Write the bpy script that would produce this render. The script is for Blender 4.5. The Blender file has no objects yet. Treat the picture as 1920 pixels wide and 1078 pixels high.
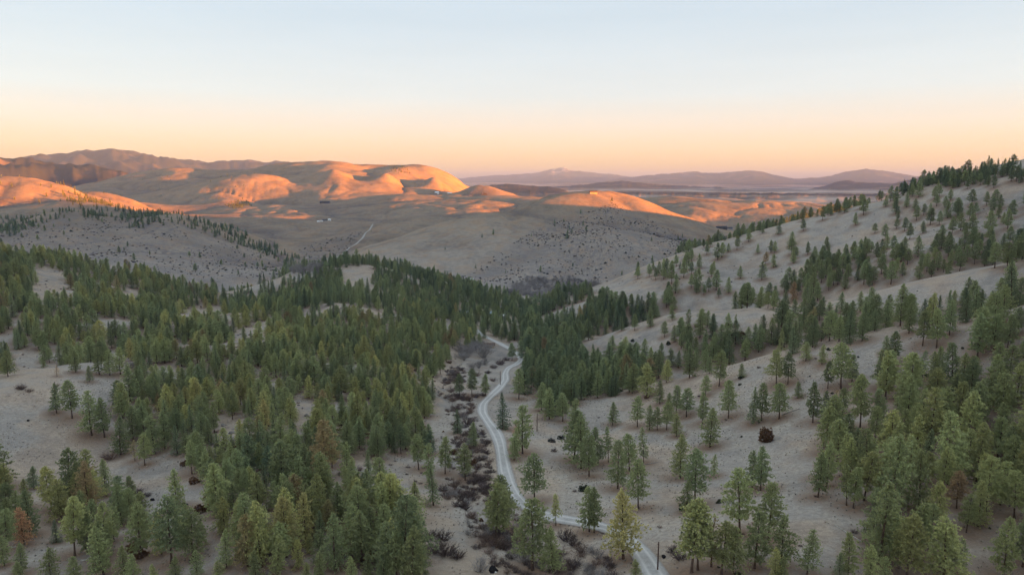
import bpy, math, random
import numpy as np
from math import radians, sin, cos, tan, pi, atan2, log, exp, sqrt

S = bpy.context.scene
COL = S.collection
rng = np.random.default_rng(11)
random.seed(7)

# ------------------------------------------------------------------ camera
CZ = 165.0                      # drone height above the valley datum
PITCH = radians(9.06)
FPX = 1279.0                    # focal length in pixels of the 1920 px wide photograph
cam = bpy.data.cameras.new('camera')
cam.sensor_width = 36.0
cam.lens = 36.0 * FPX / 1920.0
cam.clip_start = 1.0
cam.clip_end = 150000.0
camo = bpy.data.objects.new('camera', cam)
COL.objects.link(camo)
camo.location = (0, 0, CZ)
camo.rotation_euler = (radians(90) - PITCH, 0, 0)
S.camera = camo

# ------------------------------------------------------------------ sky and sun
SUN_AZ = radians(103.0)         # clockwise from the viewing direction (+Y)
SUN_EL = radians(2.7)
w = bpy.data.worlds.new('World')
S.world = w
w.use_nodes = True
nt = w.node_tree
nt.nodes.clear()
wo = nt.nodes.new('ShaderNodeOutputWorld')
bg = nt.nodes.new('ShaderNodeBackground')
sky = nt.nodes.new('ShaderNodeTexSky')
sky.sky_type = 'NISHITA'
sky.sun_disc = False
sky.sun_elevation = SUN_EL
sky.sun_rotation = SUN_AZ
sky.altitude = 1500
sky.air_density = 1.0
sky.dust_density = 1.0
sky.ozone_density = 1.0
# thin high haze brightens the clear-sky model to the pale dusk sky of the photograph, the same all round
tcw = nt.nodes.new('ShaderNodeTexCoord')
sep = nt.nodes.new('ShaderNodeSeparateXYZ')
mrw = nt.nodes.new('ShaderNodeMapRange')
mrw.inputs['From Min'].default_value = 0.0
mrw.inputs['From Max'].default_value = 0.30
rmp = nt.nodes.new('ShaderNodeValToRGB')
def srgb(r, g, b):
    f = lambda c: (c / 255 / 12.92) if c / 255 <= 0.04045 else ((c / 255 + 0.055) / 1.055) ** 2.4
    return (f(r), f(g), f(b), 1.0)
stops = [(0.0, srgb(253,190,124)), (0.06, srgb(250,200,145)), (0.14, srgb(243,210,174)), (0.24, srgb(232,215,200)), (0.38, srgb(214,218,219)), (0.70, srgb(194,207,217)), (1.0, srgb(188,204,216))]
els = rmp.color_ramp.elements
while len(els) < len(stops): els.new(0.5)
for e, (p, c) in zip(els, stops): e.position = p; e.color = c
SKY_GAIN = 2.36
sc = nt.nodes.new('ShaderNodeVectorMath'); sc.operation = 'SCALE'; sc.inputs['Scale'].default_value = SKY_GAIN
mixw = nt.nodes.new('ShaderNodeMix'); mixw.data_type = 'RGBA'; mixw.inputs['Factor'].default_value = 0.87
bg.inputs['Strength'].default_value = 0.05
L = nt.links.new
L(tcw.outputs['Generated'], sep.inputs[0]); L(sep.outputs['Z'], mrw.inputs['Value']); L(mrw.outputs[0], rmp.inputs['Fac'])
L(rmp.outputs['Color'], sc.inputs[0])
L(sky.outputs[0], mixw.inputs['A']); L(sc.outputs[0], mixw.inputs['B'])
# faint high cloud streaks
cmap = nt.nodes.new('ShaderNodeMapping'); cmap.inputs['Scale'].default_value = (1.6, 1.6, 16.0); cmap.inputs['Rotation'].default_value = (0.05, 0.12, 0.4)
cn = nt.nodes.new('ShaderNodeTexNoise'); cn.inputs['Scale'].default_value = 2.2; cn.inputs['Detail'].default_value = 6.0; cn.inputs['Roughness'].default_value = 0.6
cr = nt.nodes.new('ShaderNodeMapRange'); cr.inputs['From Min'].default_value = 0.35; cr.inputs['From Max'].default_value = 0.75; cr.inputs['To Min'].default_value = 0.985; cr.inputs['To Max'].default_value = 1.022
cm = nt.nodes.new('ShaderNodeVectorMath'); cm.operation = 'SCALE'
L(tcw.outputs['Generated'], cmap.inputs['Vector']); L(cmap.outputs[0], cn.inputs['Vector']); L(cn.outputs['Fac'], cr.inputs['Value']); L(cr.outputs[0], cm.inputs['Scale'])
L(mixw.outputs['Result'], cm.inputs[0]); L(cm.outputs[0], bg.inputs['Color'])
L(bg.outputs[0], wo.inputs['Surface'])

sl = bpy.data.lights.new('sun', 'SUN')
sl.energy = 5.0
sl.angle = radians(0.5)
sl.color = (1.0, 0.29, 0.02)
so = bpy.data.objects.new('sun', sl)
COL.objects.link(so)
so.location = (300, -60, 400)
so.rotation_euler = (radians(90) - SUN_EL, 0, pi - SUN_AZ)

S.view_settings.view_transform = 'Standard'
S.view_settings.look = 'None'
S.view_settings.gamma = 1.0
S.view_settings.exposure = 3.48
S.view_settings.use_curve_mapping = False
S.cycles.max_bounces = 6
S.cycles.diffuse_bounces = 4
S.cycles.transparent_max_bounces = 8

# ------------------------------------------------------------------ helpers: photo pixel <-> direction
SP, CP = sin(PITCH), cos(PITCH)
def pix_dir(px, py):
    u = px - 960.0; v = 539.0 - py
    fx = u; fy = FPX * CP + v * SP; fz = -FPX * SP + v * CP
    h = np.hypot(fx, fy)
    return np.arctan2(fx, fy), fz / h         # azimuth, tangent of elevation
def project(x, y, z):
    z = z - CZ
    f = y * CP - z * SP; u = y * SP + z * CP
    f = np.where(np.abs(f) < 1e-6, 1e-6, f)
    return 960 + FPX * x / f, 539 - FPX * u / f, f

# smooth noise ------------------------------------------------------
_P = np.random.default_rng(5).permutation(1024)
_G = np.random.default_rng(6).normal(size=(1024, 2)); _G /= np.linalg.norm(_G, axis=1)[:, None]
def perlin(x, y):
    xi = np.floor(x).astype(np.int64); yi = np.floor(y).astype(np.int64)
    xf = x - xi; yf = y - yi
    u = xf * xf * xf * (xf * (xf * 6 - 15) + 10); v = yf * yf * yf * (yf * (yf * 6 - 15) + 10)
    def g(ix, iy, dx, dy):
        h = _P[(_P[ix & 1023] + iy) & 1023]
        return _G[h, 0] * dx + _G[h, 1] * dy
    a = g(xi, yi, xf, yf); b = g(xi + 1, yi, xf - 1, yf)
    c = g(xi, yi + 1, xf, yf - 1); d = g(xi + 1, yi + 1, xf - 1, yf - 1)
    return (a + u * (b - a)) * (1 - v) + (c + u * (d - c)) * v
def fbm(x, y, wl, octs, gain=0.5):
    s = 0; a = 1.0
    for i in range(octs):
        s = s + a * perlin(x / wl + 17.3 * i, y / wl - 9.1 * i); wl *= 0.5; a *= gain
    return s

# ------------------------------------------------------------------ terrain: surveyed points
# each entry: (px, py, r) = bearing and dip read from the photograph, distance r in metres,
# or ('z', px, r, z) = bearing, distance and height relative to the drone (ground hidden from view)
def feat(pts, step=55.0):
    out = []
    for a, b in zip(pts[:-1], pts[1:]):
        n = max(1, int(abs(b[0] - a[0]) / step))
        for i in range(n):
            t = i / n
            out.append((a[0] + (b[0] - a[0]) * t, a[1] + (b[1] - a[1]) * t, exp(log(a[2]) + (log(b[2]) - log(a[2])) * t)))
    out.append(pts[-1]); return out
CTRL = []
# valley floor down the middle
CTRL += [(960,1078,125),(960,1000,150),(950,900,192),(940,830,228),(930,740,320),(940,690,405),(930,640,518),(915,600,646),(920,560,820),(940,548,900)]
CTRL += [(1060,1078,124),(870,960,166),(860,830,228),(850,750,300),(850,690,400),(1080,960,160)]
# left meadow and its brow
CTRL += [(0,1078,172),(-150,1078,180),(200,1078,160),(0,960,216),(0,900,243),(-200,900,250),(0,800,290),(200,850,262),(250,950,200),(200,760,300),(400,1000,160),(350,880,226)]
CTRL += feat([(-250,735,345),(0,709,340),(110,690,352),(270,665,383),(350,656,400),(450,636,425)])
CTRL += [('z',-100,420,-96),('z',60,420,-100),('z',250,450,-104)]
CTRL += [(100,640,490),(250,635,500),(100,560,600),(0,600,540),(250,580,620),(350,598,560),(420,592,690),(400,560,850)]
CTRL += feat([(-250,465,780),(0,481,800),(120,487,820),(200,496,850),(300,519,880),(390,549,900),(450,567,905)])
CTRL += [('z',0,950,-120),('z',200,1000,-135),('z',400,1000,-155),(480,580,880)]
# valley-side slope, left
CTRL += [(500,1078,135),(720,1078,130),(450,950,176),(600,900,190),(500,800,245),(800,900,196),(750,830,235),(700,750,292),(560,700,320),(650,650,405),(800,650,453),(860,600,626),(400,720,330),(300,750,310),(780,1000,150)]
CTRL += feat([(560,598,500),(600,582,515),(640,572,520),(690,578,522),(730,590,522)], 40)
CTRL += [(640,545,640),('z',640,575,-101),(760,560,640),(540,560,680)]
# wooded knob
CTRL += feat([(480,547,850),(530,520,810),(560,505,800),(620,500,790),(680,497,780),(720,502,785),(760,512,800),(850,532,830),(920,551,860)], 50)
CTRL += [('z',680,920,-135),('z',560,950,-150),('z',800,940,-148),('z',700,1050,-160),('z',560,1100,-158)]
# right side near
CTRL += [(1200,1050,127),(1320,1078,120),(1300,900,189),(1100,860,215),(1100,800,255),(1200,760,280),(1100,700,374),(1040,650,480),(1500,1078,124),(1450,900,180),(1450,800,228),(1900,1078,150),(1700,1078,136),(1900,900,190),(1700,900,172),(1900,750,230),(1900,650,262),(1700,800,212),(1600,750,238),(1700,700,255),(2100,1000,165),(2150,750,215),(1330,790,245)]
CTRL += feat([(1240,716,312),(1330,697,310),(1400,680,305),(1480,661,302),(1560,641,300),(1620,628,296),(1700,611,292),(1850,596,295),(1920,577,300),(2100,530,300)])
CTRL += [('z',1240,345,-106),('z',1350,350,-105),('z',1500,350,-97),('z',1650,345,-85),('z',1800,345,-72),('z',1950,345,-64)]
CTRL += [(1150,690,395),(1300,655,390),(1500,625,395),(1700,580,390),(1900,545,390)]
CTRL += feat([(1110,655,440),(1130,640,450),(1180,612,470),(1230,600,480),(1300,588,480),(1420,580,468),(1500,577,460),(1600,560,455),(1700,536,450),(1800,516,450),(1905,494,450),(2100,450,450)], 45)
CTRL += [('z',1180,540,-129),('z',1300,545,-124),('z',1420,530,-113),('z',1550,515,-101),('z',1700,510,-85),('z',1850,510,-71),('z',2000,520,-58)]
CTRL += [(1080,610,570),(1180,572,610),(1300,540,620),(1500,520,620),(1700,480,595),(1900,425,615),(1400,500,680),(1600,450,680),(1800,405,680)]
CTRL += feat([(985,590,680),(1000,580,690),(1080,545,740),(1170,520,760),(1240,488,762),(1300,466,765),(1400,440,772),(1500,412,780),(1580,393,775),(1700,371,752),(1800,352,742),(1920,334,722),(2100,305,720)])
CTRL += [('z',1080,900,-150),('z',1200,930,-140),('z',1350,950,-112),('z',1500,950,-80),('z',1650,850,-28)]
CTRL += feat([(1690,362,900),(1760,345,920),(1850,324,950),(1920,309,960),(2100,270,980)])
CTRL += [('z',1750,1250,-70),('z',1900,1250,-22),('z',1900,1650,-12),('z',1820,1700,-60),('z',1600,1300,-110),('z',1100,1150,-160),('z',1300,1200,-150)]
# scrub hill in the middle distance
CTRL += feat([(1108,362,1800),(1050,368,1740),(1000,377,1690),(960,388,1650),(900,403,1560),(800,432,1450),(700,464,1350),(640,490,1270),(610,508,1220)], 50)
CTRL += [(870,528,1040),(960,534,1020),(1060,540,1040),(960,500,1150),(960,450,1300),(1060,500,1120),(1060,440,1350),(1060,400,1550),(850,480,1200),(1150,480,1180),(1150,430,1380),(1250,450,1330),(720,500,1150)]
CTRL += feat([(1108,362,1800),(1150,381,1700),(1200,402,1640),(1280,428,1580),(1345,449,1540)], 40)
CTRL += [(1160,365,1830),(1230,388,1800),(1300,415,1740),(1370,441,1720)]
CTRL += [('z',1220,2100,-118),('z',1120,2150,-105),(1330,434,2000),(1400,440,1960),(1470,432,2000),(1400,405,2200),(1300,402,2130),(1500,408,2250)]
CTRL += feat([(1150,384,2350),(1220,378,2380),(1300,374,2430),(1400,378,2500),(1540,386,2600),(1650,395,2600)])
CTRL += [('z',p,3300,-160) for p in (1050,1200,1350,1500,1650,1900)]
CTRL += [('z',1000,1900,-92),('z',900,1730,-112),('z',800,1610,-132),('z',700,1480,-150),('z',950,1820,-102),('z',850,1660,-122),('z',750,1545,-141)]
CTRL += [('z',840,1180,-142),('z',855,1260,-126),('z',930,1240,-112),('z',1010,1260,-124),('z',1090,1250,-108)]
# side valley with the track, ranch slope, bench
CTRL += [(610,500,1330),(640,478,1450),(670,455,1620),(695,428,1900),(740,410,2100),(850,395,2150),(600,450,1800),(600,417,2250),(500,420,2150),(450,405,2400),(520,450,1700),(560,480,1480),(700,400,2350),(800,385,2450),(780,410,1950),(900,385,2350)]
CTRL += feat([(400,400,2700),(470,387,2850),(540,384,2900),(620,381,2900),(680,370,2900),(750,366,2850),(860,369,2800),(970,372,2700),(1000,374,2650)])
CTRL += [('z',500,3150,-118),('z',350,3200,-112),('z',860,3250,-92),('z',700,3150,-78)]
# sunlit hills
CTRL += [(470,378,3300),(560,378,3150),(640,368,3200),(700,360,3300)] + [('z',p,3700,z) for p, z in ((520,2),(575,-38),(630,36),(682,-22),(728,32),(775,-42),(815,8),(850,-62))]
CTRL += feat([(440,326,4300),(480,327,4300),(510,319,4300),(545,313,4300),(568,317,4280),(600,306,4250),(625,302,4250),(655,307,4250),(690,319,4200),(712,325,4150),(730,316,4120),(746,311,4100),(764,320,4100),(780,326,4120),(800,319,4200),(816,324,4200),(835,333,4200),(860,341,4300)], 60)
CTRL += [(865,363,3250)]
CTRL += feat([(860,360,3500),(880,350,3450),(905,345,3450),(930,351,3450),(965,366,3400)], 30)
CTRL += [('z',620,5300,-60),('z',760,5200,-90),('z',900,4300,-150),('z',1000,4500,-170),('z',500,5500,-40)]
# grey valley and hills on the left
CTRL += [(300,402,2700),(380,396,2800),(330,372,3500),(290,378,3200),(420,350,3500),(250,360,4100),(200,345,4600),(420,372,3150),(350,350,3900)]
CTRL += feat([(160,350,4600),(190,341,4900),(250,324,5000),(320,320,4800),(380,321,4800),(450,316,4900),(540,314,4900)])
CTRL += [('z',200,5600,-90),('z',400,5900,-60),('z',60,5000,-150),('z',100,7000,-160)]
# sunlit hill on the far left and its long ridge
CTRL += feat([(-250,330,2400),(-100,330,2350),(0,331,2350),(60,334,2300),(110,347,2200),(160,379,2030),(220,396,1920),(300,405,1780),(340,411,1700),(420,433,1600),(500,468,1480),(560,493,1380),(585,507,1310)], 45)
CTRL += [(0,375,2150),(80,370,2120),(60,398,1960),(-150,400,1980),('z',30,1820,-128),('z',140,1820,-122),('z',-150,1800,-120),('z',230,1720,-115)]
CTRL += feat([(130,356,2750),(180,359,2720),(250,374,2650),(330,402,2450)])
CTRL += [('z',150,2420,-98),('z',250,2250,-120),('z',350,2050,-130),('z',430,1950,-150),('z',520,1700,-160)]
# grey scrubby hill in front of it
CTRL += feat([(-200,450,1500),(0,440,1560),(60,416,1620),(110,402,1650),(180,412,1580),(240,423,1520),(280,413,1520),(320,408,1540)], 45)
CTRL += [(200,465,1280),(100,450,1380),(0,470,1350),(350,470,1290),(430,490,1250),(300,500,1130),(400,528,1060),(550,515,1150),(250,450,1350),(480,520,1120),(200,485,1150)]
# plain and off-frame ground
for p in (-600, -250, 100, 450, 800, 1000, 1150, 1300, 1500, 1700, 1950, 2400):
    CTRL += [('z', p, 6500, -185), ('z', p, 11000, -195), ('z', p, 20000, -200), ('z', p, 75000, -200)]
# ground out of frame, by azimuth in degrees
OFF = []
for az, prof in {
    44:  [(150,-72),(300,-34),(470,-36),(720,28),(980,48),(1400,34),(1800,14),(2200,-120),(2800,-155),(4500,-175)],
    55:  [(150,-66),(300,-22),(500,0),(800,50),(1100,78),(1600,75),(2300,-60),(3200,-130),(5000,-170)],
    70:  [(150,-58),(300,0),(600,45),(1000,80),(1500,80),(2300,30),(4000,-120)],
    90:  [(120,-50),(300,5),(600,55),(1000,95),(1600,110),(2500,80),(4500,-100)],
    110: [(120,-50),(300,0),(700,60),(1200,110),(2000,140),(3000,120),(5000,-80)],
    135: [(120,-55),(300,-20),(700,50),(1500,120),(3000,150),(6000,-50)],
    165: [(100,-62),(300,-35),(800,20),(2000,90),(5000,60)],
    200: [(100,-70),(300,-45),(800,10),(2000,90),(5000,60)],
    240: [(120,-74),(300,-60),(800,-20),(2000,40),(5000,0)],
    280: [(120,-76),(300,-78),(800,-60),(2000,-20),(5000,-60)],
    305: [(150,-80),(350,-84),(800,-70),(1500,-90),(2400,-40),(5000,-100)],
    }.items():
    for r, z in prof: OFF.append((az, r, z))
    if az > 60: OFF += [(az, 9000, -170), (az, 20000, -190), (az, 75000, -200)]
OFF += [(az, 40, -70) for az in range(0, 360, 45)] + [(az, 18, -70) for az in range(0, 360, 90)]

P = []
for c in CTRL:
    if c[0] == 'z':
        th, _ = pix_dir(c[1], 420.0); P.append((th, log(c[2]), c[3] / c[2]))
    else:
        th, t = pix_dir(c[0], c[1]); P.append((float(th), log(c[2]), float(t)))
for az, r, z in OFF:
    a = az if az <= 180 else az - 360
    P.append((radians(a), log(r), z / r))
P = np.array(P)
# wrap-around copies so the sheet closes behind the drone
ext = P[np.abs(P[:, 0]) > radians(120)].copy()
ext[:, 0] -= np.sign(ext[:, 0]) * 2 * pi
P = np.vstack([P, ext])
# merge near-duplicates
keep = []
for i, p in enumerate(P):
    if all((p[0]-P[j,0])**2 + (p[1]-P[j,1])**2 > 1e-4 for j in keep[-400:]): keep.append(i)
P = P[keep]
def tps(d2):
    return 0.5 * d2 * np.log(d2 + 1e-12)
n = len(P)
D2 = (P[:, None, 0] - P[None, :, 0])**2 + (P[:, None, 1] - P[None, :, 1])**2
A = np.zeros((n + 3, n + 3))
A[:n, :n] = tps(D2) + np.eye(n) * 4e-6
A[:n, n] = 1; A[:n, n+1:] = P[:, :2]; A[n, :n] = 1; A[n+1:, :n] = P[:, :2].T
W = np.linalg.solve(A, np.concatenate([P[:, 2], [0, 0, 0]]))
def base_t(th, v):
    shp = th.shape; th = th.ravel(); v = v.ravel(); out = np.empty(th.size)
    for i in range(0, th.size, 20000):
        a = th[i:i+20000]; b = v[i:i+20000]
        d2 = (a[:, None] - P[None, :, 0])**2 + (b[:, None] - P[None, :, 1])**2
        out[i:i+20000] = tps(d2) @ W[:n] + W[n] + a * W[n+1] + b * W[n+2]
    return out.reshape(shp)

# the sheet: azimuth columns x distance rows, finer where the ground is near and in front
TH = np.radians(np.concatenate([np.arange(-180, -60, 2.5), np.arange(-60, -44, 0.5), np.linspace(-44, 44, 801)[:-1], np.arange(44, 70, 0.5), np.arange(70, 180, 2.5)]))
V = np.concatenate([np.linspace(log(18), log(95), 25)[:-1], np.linspace(log(95), log(1000), 470)[:-1], np.linspace(log(1000), log(6500), 260)[:-1], np.linspace(log(6500), log(75000), 120)])
NT, NV = len(TH), len(V)
# evaluate the smooth surface on every second row and column, interpolate the rest
ti = np.unique(np.append(np.arange(0, NT, 2), NT - 1)); vi = np.unique(np.append(np.arange(0, NV, 2), NV - 1))
cg = base_t(*np.meshgrid(TH[ti], V[vi], indexing='ij'))
tmp = np.empty((len(ti), NV))
for i in range(len(ti)): tmp[i] = np.interp(V, V[vi], cg[i])
T = np.empty((NT, NV))
for j in range(NV): T[:, j] = np.interp(TH, TH[ti], tmp[:, j])
R = np.exp(V)[None, :] * np.ones((NT, 1))
X = np.sin(TH)[:, None] * R; Y = np.cos(TH)[:, None] * R
Z = T * R + CZ

# far mountain ranges: crest line from the photograph, real ridges at their distance
def rangeup(Z, pts, r0, wf, wb, seed, rough):
    px = np.array([p[0] for p in pts], float); py = np.array([p[1] for p in pts], float)
    th, t = pix_dir(px, py)
    tc = np.interp(TH, th, t, left=-0.02, right=-0.02)
    k = np.hanning(15); k /= k.sum()
    tc = np.convolve(np.pad(tc, 7, 'edge'), k, 'valid')
    tc = tc + perlin(TH * 60 + seed * 7, TH * 0 + seed) * 0.0018 + perlin(TH * 200 + seed * 7, TH * 0 + seed) * 0.0009
    rr = r0 * (1 + 0.05 * np.interp(TH, th, np.sin(px * 0.013 + seed)))
    crest = tc * rr + CZ
    base = -200 + CZ
    hgt = np.maximum(crest - base, 0)[:, None]
    d = (R - rr[:, None])
    s = np.where(d < 0, np.exp(-(np.abs(d) / wf) ** 1.5), np.exp(-(np.abs(d) / wb) ** 1.5))
    nz = fbm(X + seed * 3000, Y, r0 * 0.09, 5)
    rid = 1 - np.abs(fbm(X + seed * 1000, Y + 500, r0 * 0.07, 4)) * 2
    m = s * (1 + rough * (nz * 0.6 + (rid - 0.7) * 0.9) * (1 - s ** 6 * 0.8))
    return np.maximum(Z, base + hgt * m)
Z = rangeup(Z, [(-300,300),(-100,296),(0,294),(35,293),(60,296),(85,301),(120,306),(170,306),(200,314),(240,324),(300,345)], 8500, 1500, 1500, 1, 0.6)
Z = rangeup(Z, [(-300,310),(0,302),(80,292),(140,285),(185,281),(212,280),(250,285),(300,294),(335,300),(365,301),(395,304),(430,301),(470,300),(500,305),(520,302),(560,306),(600,312),(680,325),(760,340)], 17000, 4000, 4000, 2, 0.5)
Z = rangeup(Z, [(780,345),(870,334),(930,329),(1000,325),(1030,319),(1052,315),(1075,320),(1120,324),(1180,332),(1250,335),(1300,340)], 42000, 7000, 6000, 3, 0.5)
Z = rangeup(Z, [(1100,345),(1180,332),(1240,327),(1300,322),(1340,325),(1380,322),(1415,319),(1445,326),(1475,334),(1520,335),(1560,330),(1600,321),(1630,317),(1670,322),(1710,329),(1740,333),(1780,335),(1900,333),(2100,320),(2300,335)], 30000, 5000, 5000, 4, 0.5)
Z = rangeup(Z, [(850,352),(930,352),(990,351),(1060,350),(1100,346),(1140,341),(1180,340),(1230,346),(1290,349),(1350,352),(1420,355),(1480,358)], 14000, 1600, 1800, 5, 0.45)
Z = rangeup(Z, [(1480,362),(1530,352),(1565,343),(1588,337),(1610,343),(1640,343),(1665,345),(1690,340),(1730,333),(1780,327),(1830,322),(1870,326),(1950,330),(2100,325),(2300,340)], 13000, 1700, 2200, 6, 0.5)
Z = rangeup(Z, [(880,356),(920,347),(960,345),(1000,349),(1030,350),(1060,355)], 9000, 900, 900, 7, 0.25)

# natural relief on top: swales and gullies, scaled so that crests keep their outline
near = np.clip((R - 60) / 120, 0, 1)
Z += near * (fbm(X, Y, 90, 3) * np.clip(R / 400, 0.25, 1.0) * 2.2 + fbm(X + 900, Y, 12, 2) * 0.35)
far = np.clip((R - 950) / 500, 0, 1) * np.clip((9000 - R) / 3000, 0, 1)
wx = X + fbm(X, Y + 777, 500, 3) * 130; wy = Y + fbm(X + 555, Y, 500, 3) * 130
gul = np.minimum(np.abs(fbm(wx - 400, wy + 300, 850, 2)) * 2.6, 1.0)      # drainage lines where this is near 0
gul2 = np.minimum(np.abs(fbm(wx + 1400, wy - 900, 210, 3)) * 2.6, 1.0)
Z += far * ((np.sqrt(gul) - 0.66) * (17.0 + 21.0 * np.clip((R - 2500) / 1200, 0, 1)) + (np.sqrt(gul2) - 0.66) * 7.0 * np.clip((6000 - R) / 3000, 0, 1))
nearg = np.clip((R - 120) / 150, 0, 1) * np.clip((1150 - R) / 300, 0, 1)
Z += nearg * (np.sqrt(np.minimum(np.abs(fbm(X + 333, Y + 90, 85, 3)) * 2.6, 1.0)) - 0.66) * 1.7
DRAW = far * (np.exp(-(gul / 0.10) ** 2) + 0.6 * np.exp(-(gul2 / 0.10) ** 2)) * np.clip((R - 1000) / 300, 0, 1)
ZG = Z

# --- reading the ground
def ground(x, y):
    x = np.atleast_1d(np.asarray(x, float)); y = np.atleast_1d(np.asarray(y, float))
    th = np.arctan2(x, y); v = np.log(np.maximum(np.hypot(x, y), 18.001))
    i = np.clip(np.searchsorted(TH, th) - 1, 0, NT - 2); j = np.clip(np.searchsorted(V, v) - 1, 0, NV - 2)
    a = np.clip((th - TH[i]) / (TH[i+1] - TH[i]), 0, 1); b = np.clip((v - V[j]) / (V[j+1] - V[j]), 0, 1)
    return (ZG[i, j] * (1-a) + ZG[i+1, j] * a) * (1-b) + (ZG[i, j+1] * (1-a) + ZG[i+1, j+1] * a) * b
def hit(px, py, rmin=60.0, rmax=60000.0):
    """ground point seen at a pixel of the photograph (first surface along the ray)"""
    th, t = pix_dir(px, py)
    i = int(np.clip(np.searchsorted(TH, th) - 1, 0, NT - 2)); a = (th - TH[i]) / (TH[i+1] - TH[i])
    z = ZG[i] * (1-a) + ZG[i+1] * a
    rr = np.exp(V); g = (z - CZ) / rr - t
    ok = np.where((g[1:] >= 0) & (g[:-1] < 0) & (rr[1:] > rmin))[0]
    if len(ok) == 0: return None
    k = ok[0]; f = -g[k] / (g[k+1] - g[k])
    r = exp(V[k] + (V[k+1] - V[k]) * f)
    if r > rmax: return None
    return sin(th) * r, cos(th) * r, z[k] * (1-f) + z[k+1] * f, r
#TERRAIN_END

# ------------------------------------------------------------------ roads and creek: cut into the ground
def smooth_line(pts, step):
    pts = np.array(pts, float)
    d = np.concatenate([[0], np.cumsum(np.hypot(*np.diff(pts[:, :2], axis=0).T))])
    s = np.arange(0, d[-1], step)
    q = np.stack([np.interp(s, d, pts[:, k]) for k in range(pts.shape[1])], 1)
    k = np.hanning(2 * int(10 / step) + 3); k /= k.sum(); m = len(k) // 2
    out = q.copy()
    for c in range(q.shape[1]):
        out[:, c] = np.convolve(np.pad(q[:, c], m, 'edge'), k, 'valid')
    return out
def from_pixels(lst, **kw):
    out = []
    for p in lst:
        h = hit(p[0], p[1], **kw)
        if h: out.append(h[:3])
    return out
ROAD_PX = [(1262,1140),(1248,1110),(1232,1082),(1217,1056),(1202,1032),(1181,1009),(1150,992),(1108,980),(1060,973),(1015,964),(988,951),(968,931),(954,906),(946,880),(942,855),(938,830),(930,810),(915,790),(904,773),(905,757),(919,743),(937,726),(948,712),(947,699),(953,689),(969,682),(978,674),(972,663),(955,653),(932,641),(910,631),(898,624),(890,616)]
road = smooth_line(from_pixels(ROAD_PX), 1.5)
FAR_PX = [(590,515),(602,505),(612,496),(617,490),(626,485),(643,477),(654,465),(667,458),(680,446),(685,437),(693,431),(697,424),(699,420)]
track = smooth_line(from_pixels(FAR_PX, rmin=1000), 6.0)
SPUR_PX = [(616,489),(610,484),(596,482),(580,482),(566,487)]
spur = smooth_line(from_pixels(SPUR_PX, rmin=1000), 6.0)
CREEK_PX = [(868,640),(858,675),(838,705),(832,735),(850,765),(872,800),(884,845),(876,885),(868,915),(888,950),(925,985),(965,1020),(1010,1050),(1070,1065),(1120,1085)]
creek = smooth_line(from_pixels(CREEK_PX), 2.0)
def carve(line, half, blend, dz, level):
    """move the ground towards the profile of a line; level=1 flattens, level=0 only digs"""
    global ZG
    xs, ys = line[:, 0], line[:, 1]
    rr = np.hypot(xs, ys); th = np.arctan2(xs, ys)
    i0 = max(0, np.searchsorted(TH, th.min() - 0.06)); i1 = min(NT, np.searchsorted(TH, th.max() + 0.06))
    j0 = max(0, np.searchsorted(V, log(rr.min()) - 0.1)); j1 = min(NV, np.searchsorted(V, log(rr.max()) + 0.1))
    sub = ZG[i0:i1, j0:j1]; gx = X[i0:i1, j0:j1]; gy = Y[i0:i1, j0:j1]
    best = np.full(sub.shape, 1e9); zl = np.zeros(sub.shape)
    for k in range(len(line)):
        # only the neighbourhood of each sample
        a0 = max(0, np.searchsorted(TH[i0:i1], th[k] - (half + blend) / rr[k])); a1 = np.searchsorted(TH[i0:i1], th[k] + (half + blend) / rr[k]) + 1
        b0 = max(0, np.searchsorted(V[j0:j1], log(max(rr[k] - half - blend, 5)))); b1 = np.searchsorted(V[j0:j1], log(rr[k] + half + blend)) + 1
        d = np.hypot(gx[a0:a1, b0:b1] - xs[k], gy[a0:a1, b0:b1] - ys[k])
        m = d < best[a0:a1, b0:b1]
        best[a0:a1, b0:b1][m] = d[m]; zl[a0:a1, b0:b1][m] = line[k, 2]
    w_ = np.clip((half + blend - best) / blend, 0, 1); w_ = w_ * w_ * (3 - 2 * w_)
    if level: ZG[i0:i1, j0:j1] = sub * (1 - w_) + (zl + dz) * w_
    else: ZG[i0:i1, j0:j1] = sub + dz * w_
    return (i0, i1, j0, j1), best
carve(creek, 0.8, 3.5, -1.3, 0)
ROADFIELD = carve(road, 2.9, 4.5, -0.22, 1)
carve(track, 4.0, 8.0, -0.25, 1)
carve(spur, 3.0, 6.0, -0.25, 1)

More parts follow.
